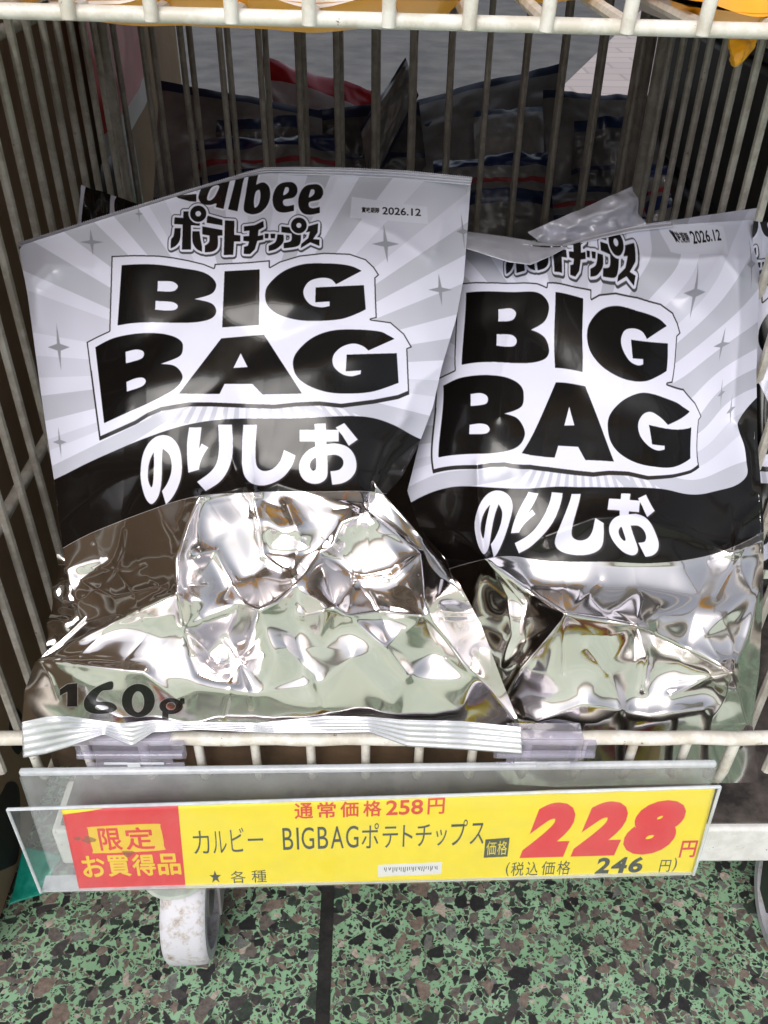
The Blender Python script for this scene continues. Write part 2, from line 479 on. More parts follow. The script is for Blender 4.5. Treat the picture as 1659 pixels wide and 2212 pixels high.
    cv.paint(upper & dilate(nm, 10), WHITE)
    cv.paint(nm, BLK)
    # product name strip in katakana
    K = [[[(205,455),(415,470),(412,525),(340,520),(340,722),(265,722),(272,515),(200,510)]], [[(278,405),(345,405),(343,470),(275,470)]],
         [curvy([(205,545),(255,545),(248,640),(215,690),(172,712),(175,640),(195,610)], {0, 1, 4})],
         [curvy([(352,570),(410,570),(420,640),(430,690),(432,740),(385,715),(355,660)], {0, 1, 4})],
         [[(475,440),(600,475),(600,522),(470,500)]],
         [curvy([(435,530),(600,560),(600,605),(562,608),(560,700),(520,738),(455,745),(455,690),(490,660),(494,606),(435,596)], {0, 1, 2, 3, 6, 7, 9, 10})],
         [[(622,480),(700,485),(698,600),(750,605),(750,655),(697,655),(690,765),(612,768)]],
         [[(780,530),(870,520),(940,485),(945,535),(900,560),(895,610),(940,600),(940,640),(890,650),(870,720),(830,760),(778,758),(780,700),(812,690),(822,655),(775,650),(775,612),(822,610),(825,565),(780,570)]],
         [[(952,592),(984,592),(980,628),(952,628)]], [[(1000,592),(1040,592),(1035,628),(1003,628)]],
         [curvy([(1058,596),(1108,600),(1105,660),(1050,715),(985,735),(985,690),(1040,660)], {0, 1, 4, 5})],
         [curvy([(1090,530),(1250,550),(1250,650),(1220,695),(1110,712),(1110,668),(1170,650),(1175,590),(1090,578)], {0, 1, 4, 5, 7, 8})],
         [[(1295,535),(1395,505),(1390,580),(1352,636),(1405,640),(1405,692),(1330,662),(1250,710),(1255,676),(1312,628),(1328,572),(1295,580)]]]
    K = [[f(p) for p in g] for g in K]
    rings = [(f([(400, 425)])[0], 17.5, 6), (f([(1235, 522)])[0], 17, 5.5)]
    km = cv.union(K)
    for (c, ro, ri) in rings: km |= cv.mask([arc(*c, ro, ro)])
    o1 = dilate(km, 13); o1 |= shift(o1, 2, 6)
    cv.paint(upper & dilate(o1, 4), (.28, .28, .30)); cv.paint(upper & dilate(km, 12), WHITE)
    cv.paint(km, BLK)
    for (c, ro, ri) in rings:
        ringm = cv.mask([arc(*c, ro+3.6, ro+3.6)]); cv.paint(ringm, WHITE)
        cv.paint(cv.mask([arc(*c, ro, ro)]), BLK); cv.paint(cv.mask([arc(*c, ri, ri)]), WHITE)
    # big lettering
    plate = [(241,553),(290,551),(342,552),(375,556),(407,562),(440,570),(462,579),(464,570),(540,566),(583,562),(583,577),(604,565),(647,552),(701,546),(755,548),(790,560),(808,577),(819,594),(811,601),(812,640),(814,687),
             (800,690),(844,696),(873,721),(890,750),(880,754),(882,800),(884,852),(860,862),(808,872),(737,881),(690,876),(640,878),(593,883),(530,881),(456,878),(407,878),(348,888),(320,900),(293,917),(215,952),(200,840),(187,739),(210,727),(236,715)]
    pm = cv.mask([plate])
    cv.paint(pm, (.17, .155, .16))
    inner = erode(pm, 6.5)
    inner &= shift(inner, 0, -15) | (Y < 800)
    cv.paint(inner, WHITE)
    B1 = curvy([(263,573),(300,571),(342,572),(391,579),(435,587),(458,600),(467,617),(456,635),(420,646),(456,655),(467,672),(456,688),(423,696),(375,697),(326,696),(286,698),(254,703)], {0, 8, 16})
    h1 = [curvy([(341,607),(371,608),(384,617),(379,627),(366,630),(340,629)], {0, 5}), curvy([(336,650),(371,652),(384,660),(379,669),(361,671),(335,669)], {0, 5})]
    I1 = [(485,586),(561,582),(559,702),(480,707)]
    G1 = curvy([(781,585),(762,576),(737,571),(701,569),(654,571),(611,587),(581,614),(573,636),(579,661),(604,680),(644,691),(687,693),(737,689),(772,677),(790,668),(786,616),(682,621),(681,653),(712,651),(712,661),
                (694,664),(672,659),(658,643),(656,625),(669,607),(694,600),(715,603),(726,614)], {0, 14, 15, 16, 17, 18, 19, 27})
    B2 = curvy([(206,750),(244,731),(293,721),(340,720),(372,726),(391,737),(395,752),(387,770),(347,786),(376,790),(392,806),(392,822),(374,842),(326,868),(277,890),(225,914)], {0, 8, 15})
    h2 = [curvy([(271,760),(293,755),(308,758),(311,767),(303,776),(272,785)], {0, 5}), curvy([(273,825),(293,817),(309,816),(315,824),(306,835),(274,846)], {0, 5})]
    A2 = [(478,731),(570,723),(652,850),(567,852),(545,829),(485,829),(474,851),(387,850)]
    a2h = [(520,763),(504,795),(535,793)]
    G2 = curvy([(852,732),(838,724),(819,716),(772,712),(719,714),(676,729),(644,757),(633,782),(640,811),(665,832),(708,847),(758,850),(808,845),(861,827),(857,763),(749,766),(747,802),(780,800),(779,808),
                (758,813),(737,807),(720,790),(720,768),(737,750),(762,742),(783,747),(796,757)], {0, 13, 14, 15, 16, 17, 18, 26})
    big = cv.union([[B1]+h1, [I1], [G1], [B2]+h2, [A2, a2h], [G2]])
    cv.paint(big, (.045, .038, .038))
    # band and flavour name
    cv.paint(band, (.062, .05, .048))
    g = lambda L: [(270+x/3.072, 891+y/3.072) for x, y in L]
    no = [curvy(g([(265,150),(320,175),(362,240),(378,340),(372,430),(345,510),(310,570),(272,612),(245,522),(280,470),(305,400),(308,330),(290,275),(250,240),(246,300),(245,420),(235,510),(215,570),(180,607),(150,590),(125,540),(105,450),(105,360),(120,275),(155,205),(205,162)]), {7, 8, 13}),
          curvy(g([(190,265),(165,320),(153,390),(155,450),(172,495),(183,480),(189,420),(192,330)]), {0})]
    ri1 = [curvy(g([(425,100),(508,98),(492,240),(508,205),(553,232),(520,285),(498,340),(492,380),(420,400),(412,300),(412,200)]), {0, 1, 2, 3, 4, 7, 8})]
    ri2 = [curvy(g([(618,80),(710,80),(716,200),(712,290),(685,380),(630,460),(535,522),(478,460),(560,400),(605,340),(622,260),(622,170)]), {0, 1, 6, 7})]
    shi = [curvy(g([(785,82),(875,82),(868,200),(868,320),(885,370),(930,388),(985,370),(1030,320),(1055,248),(1132,285),(1110,350),(1060,420),(990,465),(910,485),(840,470),(795,425),(778,350),(778,200)]), {0, 1, 8, 9})]
    oo = [curvy(g([(1257,75),(1332,72),(1337,212),(1400,205),(1470,225),(1515,270),(1535,330),(1530,390),(1495,440),(1440,470),(1375,480),(1362,390),(1420,380),(1448,345),(1440,305),(1400,282),(1342,285),(1345,400),(1330,445),(1290,470),(1240,472),(1190,450),(1160,405),(1155,350),(1175,295),(1215,250),(1262,225)]), {0, 1, 2, 10, 11, 16, 26}),
          smooth_poly(g([(1265,300),(1235,325),(1228,360),(1245,385),(1265,375),(1268,340)]))]
    ob = [g([(1158,115),(1418,115),(1418,193),(1158,193)])]
    od = [g([(1397,100),(1455,70),(1545,180),(1485,222),(1440,150)])]
    fl = cv.union([no, ri1, ri2, shi, oo, ob, od])
    cv.paint(shift(dilate(fl, 3), 6, 5) & band, (.17, .145, .14))
    cv.paint(fl, (.86, .86, .92))
    # net weight on the bare foil
    q = lambda L: [(54+x/3.84, 1404+y/3.84) for x, y in L]
    wt = [[q([(288,330),(350,285),(435,275),(435,470),(350,470),(352,345),(288,380)])],
          [smooth_poly(q([(722,262),(640,285),(560,330),(500,400),(490,460),(520,510),(600,530),(700,520),(760,490),(740,450),(680,430),(600,430),(592,400),(640,340),(722,325)])), smooth_poly(q([(600,455),(680,465),(690,490),(620,500),(580,480)]))],
          [q(arc(940, 420, 136, 138)), q(arc(938, 430, 52, 88))],
          [q(arc(1212, 466, 96, 66)), q(arc(1210, 466, 42, 34))], [q([(1285,402),(1322,400),(1322,445),(1290,450)])], [q([(1140,515),(1190,530),(1190,570),(1140,575)])]]
    cv.paint(dilate(cv.union(wt), 2), (.05, .045, .045))
    return finish(cv, 'chip_bag_print', 2)
ART = bag_art()
def art_uv(a):
    return np.stack([(a[..., 0]-AX0)/(AX1-AX0), 1-(a[..., 1]-AY0)/(AY1-AY0)], -1)

def bag_mat():
    m, t, b = new_mat('printed_foil')
    uv = N(t, 'ShaderNodeUVMap', uv_map='print')
    im = N(t, 'ShaderNodeTexImage'); im.image = ART; im.extension = 'EXTEND'; im.interpolation = 'Cubic'
    t.links.new(uv.outputs[0], im.inputs[0])
    g = geo(t)
    mx = N(t, 'ShaderNodeMix', data_type='RGBA')
    t.links.new(im.outputs['Alpha'], mx.inputs[0]); mx.inputs[6].default_value = (.95, .90, .89, 1); t.links.new(im.outputs[0], mx.inputs[7])
    t.links.new(mx.outputs[2], b.inputs['Base Color'])
    inv = N(t, 'ShaderNodeMath', operation='MULTIPLY_ADD'); t.links.new(im.outputs['Alpha'], inv.inputs[0]); inv.inputs[1].default_value = -1; inv.inputs[2].default_value = 1
    t.links.new(inv.outputs[0], b.inputs['Metallic'])
    ro = N(t, 'ShaderNodeMath', operation='MULTIPLY_ADD'); t.links.new(im.outputs['Alpha'], ro.inputs[0]); ro.inputs[1].default_value = .10; ro.inputs[2].default_value = .12
    t.links.new(ro.outputs[0], b.inputs['Roughness'])
    b.inputs['Coat Roughness'].default_value = .06
    tf = ramp(t, noise(t, 22, 2, .5, g).outputs[0], [(.3, 0.0), (.7, 1.0)]); tm = N(t, 'ShaderNodeMath', operation='MULTIPLY_ADD'); t.links.new(tf.outputs[0], tm.inputs[0]); tm.inputs[1].default_value = 260; tm.inputs[2].default_value = 240
    tz = N(t, 'ShaderNodeMath', operation='MULTIPLY'); t.links.new(tm.outputs[0], tz.inputs[0]); t.links.new(inv.outputs[0], tz.inputs[1]); t.links.new(tz.outputs[0], b.inputs['Thin Film Thickness']); b.inputs['Thin Film IOR'].default_value = 1.4
    cw = N(t, 'ShaderNodeMath', operation='MULTIPLY'); t.links.new(im.outputs['Alpha'], cw.inputs[0]); cw.inputs[1].default_value = .22
    t.links.new(cw.outputs[0], b.inputs['Coat Weight'])
    n = noise(t, 45, 2, .45, g); bump(t, b, n.outputs[0], .05, .004)
    b.inputs['Specular IOR Level'].default_value = .3
    return m
M['bag'] = bag_mat()
M['foil'] = simple('plain_foil', (.80, .79, .78), (.90, .89, .88), 60, .16, metal=1, bumps=.2, bscale=120)
M['seal'] = simple('crimped_white_film', (.56, .56, .66), (.66, .66, .75), 70, .30, metal=.15, coat=.4, bumps=.15, bscale=200)

M['seal_foil'] = simple('crimped_foil', (.72, .72, .78), (.84, .84, .90), 90, .24, metal=.6, coat=.2, bumps=.35, bscale=130)

# ------------------------------------------------------------------ surfaces traced into depth
def polyline_at(pts, q):
    p = np.array(pts, float); d = np.concatenate([[0], np.cumsum(np.hypot(*np.diff(p, axis=0).T))]); d /= d[-1]
    return np.stack([np.interp(q, d, p[:, 0]), np.interp(q, d, p[:, 1])], -1)
def by_height(pts, q):
    p = np.array(pts, float); t = (p[:, 1]-p[0, 1])/(p[-1, 1]-p[0, 1])
    return np.stack([np.interp(q, t, p[:, 0]), np.interp(q, t, p[:, 1])], -1)
def coons(top, bot, left, right, nr, nc):
    s = np.linspace(0, 1, nc); t = np.linspace(0, 1, nr)
    T, B = polyline_at(top, s)[None], polyline_at(bot, s)[None]
    L, Rr = by_height(left, t)[:, None], by_height(right, t)[:, None]
    s_, t_ = s[None, :, None], t[:, None, None]
    return (1-t_)*T + t_*B + (1-s_)*L + s_*Rr - ((1-s_)*(1-t_)*T[:, :1] + s_*(1-t_)*T[:, -1:] + (1-s_)*t_*B[:, :1] + s_*t_*B[:, -1:])
def gauss(A, sig):
    if sig <= 0: return A
    n = int(3*sig)+1; k = np.exp(-.5*(np.arange(-n, n+1)/sig)**2); k /= k.sum()
    for ax in (0, 1):
        P = np.pad(A, [(n, n) if i == ax else (0, 0) for i in range(2)], mode='edge')
        A = sum(k[i]*np.take(P, np.arange(i, i+A.shape[ax]), axis=ax) for i in range(2*n+1))
    return A
def facets(px, pts):
    """piecewise-linear surface over the traced points (x, y, value)"""
    p = np.array(pts, float)
    V, _, Fc, *_ = delaunay_2d_cdt([Vector((a, b)) for a, b in p[:, :2]], [], [], 0, 1e-4)
    V = np.array([list(v) for v in V]); val = np.array([p[np.argmin(np.hypot(p[:, 0]-v[0], p[:, 1]-v[1])), 2] for v in V])
    out = np.zeros(px.shape[:2]); X, Y = px[..., 0], px[..., 1]
    for f in Fc:
        a, b, c = V[f[0]], V[f[1]], V[f[2]]
        d = (b[1]-c[1])*(a[0]-c[0])+(c[0]-b[0])*(a[1]-c[1])
        if abs(d) < 1e-9: continue
        l0 = ((b[1]-c[1])*(X-c[0])+(c[0]-b[0])*(Y-c[1]))/d
        l1 = ((c[1]-a[1])*(X-c[0])+(a[0]-c[0])*(Y-c[1]))/d
        l2 = 1-l0-l1
        m = (l0 >= -1e-6) & (l1 >= -1e-6) & (l2 >= -1e-6)
        out[m] = l0[m]*val[f[0]]+l1[m]*val[f[1]]+l2[m]*val[f[2]]
    return out
def vnoise(px, scale, seed):
    """smooth value noise on sketch coordinates"""
    r = np.random.default_rng(seed); G = r.uniform(-1, 1, (64, 64))
    x, y = px[..., 0]/scale+100, px[..., 1]/scale+100
    xi, yi = np.floor(x).astype(int), np.floor(y).astype(int); fx, fy = x-xi, y-yi
    fx, fy = fx*fx*(3-2*fx), fy*fy*(3-2*fy)
    g = lambda a, b: G[b % 64, a % 64]
    return (g(xi, yi)*(1-fx)+g(xi+1, yi)*fx)*(1-fy)+(g(xi, yi+1)*(1-fx)+g(xi+1, yi+1)*fx)*fy
def world(px, Y):
    d = np.array(F)[None, None]+np.array(R)[None, None]*((px[..., :1]-CX)/FZ)+np.array(U)[None, None]*((CY-px[..., 1:])/FZ)
    return np.array(CAM)[None, None]+d*((Y[..., None]-CAM.y)/d[..., 1:2])
def tps(src, dst, lam):
    src, dst = np.array(src, float), np.array(dst, float); n = len(src)
    def K(a, b):
        r2 = ((a[:, None]-b[None])**2).sum(-1)/1e6
        return np.where(r2 > 0, r2*np.log(r2+1e-12), 0)
    A = np.zeros((n+3, n+3)); A[:n, :n] = K(src, src)+lam*np.eye(n); A[:n, n] = 1; A[:n, n+1:] = src/1e3; A[n, :n] = 1; A[n+1:, :n] = src.T/1e3
    W = np.linalg.solve(A, np.concatenate([dst, np.zeros((3, 2))]))
    def f(P):
        q = P.reshape(-1, 2); out = []
        for c in np.array_split(q, max(1, len(q)//20000)):
            out.append(K(c, src)@W[:n]+W[n]+(c/1e3)@W[n+1:])
        return np.concatenate(out).reshape(P.shape)
    return f

def back_of(P, depth):
    """the rear sheet of a pillow bag: same rim, bulging away from the front"""
    H, W, _ = P.shape
    s = np.linspace(0, 1, W)[None]; t = np.linspace(0, 1, H)[:, None]
    e = (np.clip(4*s*(1-s), 0, 1)**.6)*(np.clip(4*t*(1-t), 0, 1)**.6)
    # smooth the front first so that its creases are not repeated at the back
    Q = np.stack([gauss(P[..., i], 6) for i in range(3)], -1)
    w_ = np.clip(np.minimum(np.minimum(s, 1-s), np.minimum(t, 1-t))*12, 0, 1)[..., None]
    Q = P*(1-w_)+Q*w_
    return Q+e[..., None]*np.array([0, depth*.85, depth*.25])[None, None]

def strip(name, top, bot, Ytop, Ybot, ribs, amp, mat, parent, along=240, across=26, serr=0.0, side=1, wav=0.0):
    """crimped seal: ribs run along the strip"""
    s = np.linspace(0, 1, along); t = np.linspace(0, 1, across)
    A, B = polyline_at(top, s), polyline_at(bot, s)
    if serr: A = A + np.stack([np.zeros(along), serr*(np.arange(along) % 2)], -1)
    px = A[None]*(1-t[:, None, None])+B[None]*t[:, None, None]
    ya = np.interp(s, np.linspace(0, 1, len(Ytop)), Ytop); yb = np.interp(s, np.linspace(0, 1, len(Ybot)), Ybot)
    Y = ya[None]*(1-t[:, None])+yb[None]*t[:, None]
    Y = Y + amp*np.sin(t[:, None]*ribs*2*math.pi) + wav*vnoise(px, 60, 5)
    P = world(px, Y)
    o = grid_obj(name, P, None, mat, parent)
    so_ = o.modifiers.new('sheet', 'SOLIDIFY'); so_.thickness = .0003; so_.offset = 0
    return o

# ================================================================== the setting
FLOOR = -0.19
m = MB(); m.add([(-6, -5, FLOOR), (6, -5, FLOOR), (6, 1.6, FLOOR), (-6, 1.6, FLOOR)], [(0, 1, 2, 3)])
tag(m.build('floor', M['terrazzo'], smooth=False), kind='structure')
m = MB(); m.add([(-6, -6, FLOOR+.004), (6, -6, FLOOR+.004), (6, -.16, FLOOR+.004), (-6, -.16, FLOOR+.004)], [(0, 1, 2, 3)])  # unseen pale ground added in front for the foil to reflect
tag(m.build('pavement', M['reflector_floor'], smooth=False), kind='structure')
gx = atZ(705, 2000, FLOOR).x
m = MB(); m.box((gx-.0042, -.16, FLOOR), (gx+.0042, 1.6, FLOOR+.0006))
tag(m.build('floor_joint', M['groove'], smooth=False), kind='structure')
m = MB(); m.add([(-60, 1.6, FLOOR-.004), (60, 1.6, FLOOR-.004), (60, 120, FLOOR-.004), (-60, 120, FLOOR-.004)], [(0, 1, 2, 3)])
tag(m.build('road', M['asphalt'], smooth=False), kind='structure')
a, b_ = atZ(1185, 215, FLOOR), atZ(1330, 75, FLOOR)
dirv = (b_-a).normalized()
p0, p1 = a-dirv*.6, a+dirv*40
m = MB(); m.add([(p0.x, p0.y, FLOOR), (p0.x+30, p0.y, FLOOR), (p1.x+30, p1.y, FLOOR), (p1.x, p1.y, FLOOR)], [(0, 1, 2, 3)])
tag(m.build('pavement', M['paving'], smooth=False), kind='structure')

# ================================================================== the wire cart
HX, DEP, LOW, HIGH = .196, .44, -.042, .56
cart = empty('display_cart', (0, .22, FLOOR), 'white wire display cart with tall barred sides on small castors, holding the chip bags', 'cart')
WR = .0031
m = MB(); m.tube([(-.23+i*.46/40, 0, .0006*math.sin(i*1.7)) for i in range(41)], WR+.0006, 14, .03)
m.build('front_rim', M['wire'], cart)
m = MB()
SP = .0268
x0 = atY(140, 1640, 0).x
xs = [atY(x, 1640, 0.0).x for x in (72, 190, 312, 432, 553, 672, 790, 905, 1020, 1137, 1253, 1362, 1475)]
for x in xs:
    m.tube([(x, .001, -.002), (x, .002, -.026), (x, .005, -.036), (x, .013, -.042), (x, .06, -.0425), (x, .25, -.0425), (x, DEP-.004, -.0425)], .0024, 10, .03)
x = atY(1590, 1605, 0).x
m.tube([(x, .001, -.002), (x, .002, -.028), (x, .004, -.038), (x-.002, .012, -.045), (x-.003, .06, -.0455), (x-.003, DEP, -.0455)], .003, 10, .03)
m.build('front_lip', M['wire'], cart)
m = MB()
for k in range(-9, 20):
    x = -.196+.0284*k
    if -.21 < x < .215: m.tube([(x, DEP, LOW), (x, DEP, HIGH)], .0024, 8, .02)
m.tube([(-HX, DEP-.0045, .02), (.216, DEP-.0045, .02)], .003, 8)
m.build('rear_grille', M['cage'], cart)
for sx in (-1, 1):
    m = MB(); HW = HX if sx < 0 else .216
    for k in range(0, 17):
        y = .012+.0272*k
        m.tube([(sx*HW, y, LOW), (sx*HW, y, HIGH)], .0025, 8, .02)
    m.tube([(sx*HW, DEP, LOW), (sx*HW, DEP, HIGH)], .0042, 10)
    for (px, py) in ((40, 62), (60, 1060)):
        z = atX(px, py, -HX).z
        m.tube([(sx*(HW+.0055), -.03, z), (sx*(HW+.0055), DEP, z)], .0036, 10)
    m.build('side_grille', M['side_shaded'], cart)
# base frame
m = MB()
m.box((-.175, .0, -.1116), (.30, .034, -.079)); m.build('base_rail', M['frame'], cart, bevel=.002)
m = MB(); m.box((-.17, .0035, -.0788), (.29, .43, -.0770)); m.build('base_plate', simple('rusty_plate', (.02, .017, .016), (.11, .09, .08), 70, .7, bumps=.3), cart, smooth=False)
for x in (-.172, .17):
    m = MB(); m.box((x, .0345, -.1116), (x+.032, .44, -.0792)); m.build('side_rail', M['frame'], cart, bevel=.002)

def dirty_tread():
    mm, t, b = new_mat('grey_tread')
    g = geo(t)
    n = noise(t, 130, 6, .7, g)
    mp = N(t, 'ShaderNodeMapping'); mp.inputs['Scale'].default_value = (1, 1, .6)
    r = ramp(t, n.outputs[0], [(.50, (.55, .55, .60)), (.60, (.42, .38, .36)), (.72, (.14, .10, .08))])
    t.links.new(r.outputs[0], b.inputs['Base Color']); b.inputs['Roughness'].default_value = .5
    return mm
M['tread'] = dirty_tread()
M['hub'] = simple('grey_hub', (.30, .27, .28), (.38, .35, .36), 40, .55)
M['steel'] = simple('dull_steel', (.28, .29, .29), (.42, .43, .43), 90, .35, metal=.8)
M['bracket'] = simple('black_bracket', (.02, .02, .02), (.05, .05, .05), 60, .4)
def caster(px, py, yaw, mats, rad=.037, wid=.0255):
    c = atZ(px, py, FLOOR); cy = c.y+.006
    ax = Vector((math.cos(yaw), math.sin(yaw), 0))
    cen = Vector((c.x, cy, FLOOR+rad))
    h = wid/2
    w_ = MB()
    w_.lathe([(rad*.78, -h), (rad*.93, -h), (rad*.985, -h*.86), (rad, -h*.6), (rad, h*.6), (rad*.985, h*.86), (rad*.93, h), (rad*.78, h), (rad*.78, -h)], cen, ax, 56)
    wheel = w_.build('wheel', M['tread'], cart)
    hb = MB(); hb.lathe([(.0, -h*.8), (rad*.3, -h*.9), (rad*.35, -h*.6), (rad*.775, -h*.55), (rad*.775, h*.55), (rad*.35, h*.6), (rad*.3, h*.9), (0, h*.8)], cen, ax, 40)
    hb.build('hub', M['hub'], wheel)
    brs = []
    dn = Vector((-ax.y, ax.x, 0))
    for s in (-1, 1):
        q = cen+ax*(s*(h+.003))
        top = Vector((q.x, q.y, -.118))+dn*.02
        p = [q-dn*.008+Vector((0,0,-.008)), q+dn*.008+Vector((0,0,-.008)), top+dn*.012, top-dn*.018]
        fk = MB(); fk.hexa(p+[v+ax*(s*.002) for v in p]); brs.append(fk.build('caster_fork', mats[0], cart, bevel=.0006))
    br = brs[0]
    dm = MB(); dc = Vector((cen.x-.004, cen.y-.002, 0))
    dm.lathe([(.001, -.1120), (.016, -.1120), (.0205, -.1132), (.0215, -.1150), (.0205, -.1168), (.001, -.1172)], (dc.x, dc.y, 0), (0, 0, 1), 40)
    dm.build('swivel_plate', mats[1], br)
M['milky'] = simple('milky_plastic', (.34, .38, .34), (.5, .54, .5), 80, .25, coat=.6)
caster(428, 2026, math.radians(2), (M['hub'], M['milky']))
caster(1690, 2025, math.radians(-6), (M['bracket'], M['bracket']))

# cardboard tray in the basket
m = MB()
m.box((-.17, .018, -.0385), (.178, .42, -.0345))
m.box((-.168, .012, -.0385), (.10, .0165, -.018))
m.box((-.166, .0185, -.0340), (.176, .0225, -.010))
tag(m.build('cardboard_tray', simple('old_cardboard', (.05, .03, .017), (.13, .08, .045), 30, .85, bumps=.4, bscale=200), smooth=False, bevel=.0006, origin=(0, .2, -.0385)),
    'brown cardboard liner lying on the bottom of the wire basket behind its low front bars', 'cardboard')

# upper basket above
ub = empty('upper_basket', (0, .2, .318), 'white wire basket rim and bars crossing the top edge of the picture', 'basket')
m = MB()
ua, ubp = atY(0, 23, .02), atY(1659, 67, .02)
d = (ubp-ua); pa, pb = ua-d*.15, ubp+d*.15
m.tube([pa.lerp(pb, i/30) for i in range(31)], .0023, 12, .02)
pc, pd = atY(0, 36, .0215), atY(1659, 82, .0215)
m.build('front_wire', M['wire'], ub)
m = MB(); m2 = MB()
for x in (-20, 150, 325, 495, 660, 830, 1003, 1170, 1345, 1510, 1680):
    base = ua+d*(x/1659)
    fwd = base+Vector((0, -.0030, -.0012))
    m.tube([fwd+Vector((0, .0005, 0)), fwd+Vector((0.0008, -.0025, .03)), fwd+Vector((0.001, -.0045, .16))], .0022, 10, .02)
    bk = base+Vector((.001, .001, .0005))
    m2.tube([bk, bk+Vector((0, .43, .001))], .0022, 8, .02)
m.build('front_bars', M['wire'], ub)
m2.build('bottom_bars', M['wire'], ub)

# ================================================================== chip bags
ORD_LABEL = {}
def profile(p, y): return np.interp(y, [a for a, _ in p], [b for _, b in p])

# ---- the large bag in front on the left
L_top = [(40,532),(130,503),(250,465),(380,425),(480,395),(545,380),(580,374),(700,377),(850,384),(1017,398)]
L_right = [(1017,398),(1011,480),(1002,600),(985,690),(955,790),(935,880),(905,960),(868,1030),(815,1090),(908,1162),(989,1255),(1039,1348),(1086,1475),(1126,1572)]
L_left = [(40,532),(60,640),(75,750),(90,860),(105,960),(118,1045),(128,1130),(142,1230),(160,1295),(172,1345),(122,1395),(76,1430),(54,1490),(47,1560)]
L_bot = [(47,1560),(150,1548),(260,1562),(330,1557),(420,1562),(560,1564),(700,1548),(800,1550),(870,1557),(1000,1560),(1126,1572)]
NR, NC = 520, 420
px = coons(L_top, L_bot, L_left, L_right, NR, NC)
Lprof = [(300, .195), (365, .180), (560, .140), (750, .108), (900, .081), (1000, .067), (1060, .058), (1180, .036), (1300, .012), (1400, .003), (1500, -.003), (1580, -.006)]
def bag_depth(px, prof, base_pts, side, sig_lo, sig_hi, y_foil, ridges, nodes, sd):
    base = gauss(profile(prof, px[..., 1]), 6)
    off = facets(px, base_pts)/1000.0
    fo = np.clip((px[..., 1]-y_foil)/50, 0, 1)
    # taut film: cusped ridges with hollow facets between them
    shp = .34*off+.78*gauss(off, 8)+.0014*vnoise(px, 190, sd+7)+.0007*vnoise(px, 80, sd+8)
    r_ = np.random.default_rng(sd)
    x0, x1, y0, y1 = px[..., 0].min()-40, px[..., 0].max()+40, px[..., 1].min()-40, px[..., 1].max()+40
    def crinkle(step, amp, k):
        pts = [(x+r_.uniform(-.45, .45)*step, y+r_.uniform(-.45, .45)*step, r_.uniform(-1, 1)*amp) for x in np.arange(x0, x1+step, step) for y in np.arange(y0, y1+step, step)]
        c = facets(px, pts); return gauss(c, k)
    where = np.clip(vnoise(px, 150, sd+9)*1.2+.35, 0, 1)
    off = gauss(shp, sig_lo)*fo+gauss(off, sig_hi)*(1-fo)+fo*(where*crinkle(110, .0006, 3.0)+where**2*crinkle(46, .0002, 1.8))
    off = off + (1-fo)*(crinkle(150, .0030, 5.0)+crinkle(70, .0005, 3)*where)
    rays = []
    for (nx, ny) in nodes:
        a0 = r_.uniform(0, 6.28)
        for k in range(6):
            a = a0+k*1.047+r_.uniform(-.3, .3); L = r_.uniform(45, 130); b = a+r_.uniform(-.25, .25)
            rays.append(([(nx+6*math.cos(a), ny+6*math.sin(a)), (nx+L*.5*math.cos(a), ny+L*.5*math.sin(a)), (nx+L*math.cos(b), ny+L*math.sin(b))], r_.uniform(.25, .75)*(1 if r_.random() > .4 else -1), r_.uniform(5, 10)))
    for poly, h, w_ in list(ridges)+rays:
        p = np.array(poly, float); d = np.full(px.shape[:2], 1e9)
        for a, b in zip(p[:-1], p[1:]):
            ab = b-a; t = np.clip(((px-a)@ab)/(ab@ab), 0, 1); d = np.minimum(d, np.hypot(px[..., 0]-a[0]-t*ab[0], px[..., 1]-a[1]-t*ab[1]))
        off = off - h/1000*np.exp(-np.sqrt((d/w_)**2+.04)*1.6)
    s = np.linspace(-1, 1, px.shape[1])[None]
    base = base + side*(np.abs(s)**4) + off
    return base
rim = lambda L, v: [(x, y, v) for x, y in L]
Lpts = rim(L_top, 0)+rim(L_left[1:-1], 0)+rim(L_right[1:-1], 0)+rim(L_bot, 0)+[
    (794,1104,-10),(773,1255,7),(747,1329,-2),(722,1314,-10),(654,1329,5),(879,1466,0),(938,1407,3),(1018,1470,-9),(432,1073,-7),(377,1208,-13),(381,1280,-9),(398,1356,-4),(432,1195,-3),
    (465,1191,1),(504,1263,7),(559,1318,-7),(635,1263,-2),(694,1191,3),(580,1195,3),(560,1120,-4),(493,1365,7),(516,1428,4),(457,1403,7),(309,1453,-7),(200,1480,-9),(120,1440,-6),(250,1200,4),
    (170,1250,8),(230,1335,2),(600,1420,-7),(660,1465,1),(760,1420,-6),(560,1500,-4),(420,1470,-7),(850,1520,-4),(300,1525,-3),(1000,1535,-1),(700,1530,-2),(912,1331,-9),(870,1215,-2),(840,1300,2),
    (830,1395,-3),(700,1400,-1),(640,1385,4),(980,1395,-3),(950,1300,-4),(545,1245,5),(520,1300,-1),(345,1380,-1),(610,1150,-8),(680,1120,-6),(500,1140,-5),
    (520,1040,-3),(430,1000,-2),(650,1000,-3),(760,1010,-4),(300,1020,-2),(560,900,-5),(350,850,-5),(760,850,-5),(200,900,-1),(880,880,1),(560,700,-7),(300,680,-4),(820,680,-5),(150,680,1),(940,680,0),
    (560,520,-6),(300,540,-3),(600,440,-2),(640,430,2),(680,455,-4),(740,420,3),(800,470,-4),(900,540,1),(700,500,-3),(900,430,-2),(960,470,3),(150,560,2),(450,470,-2)]
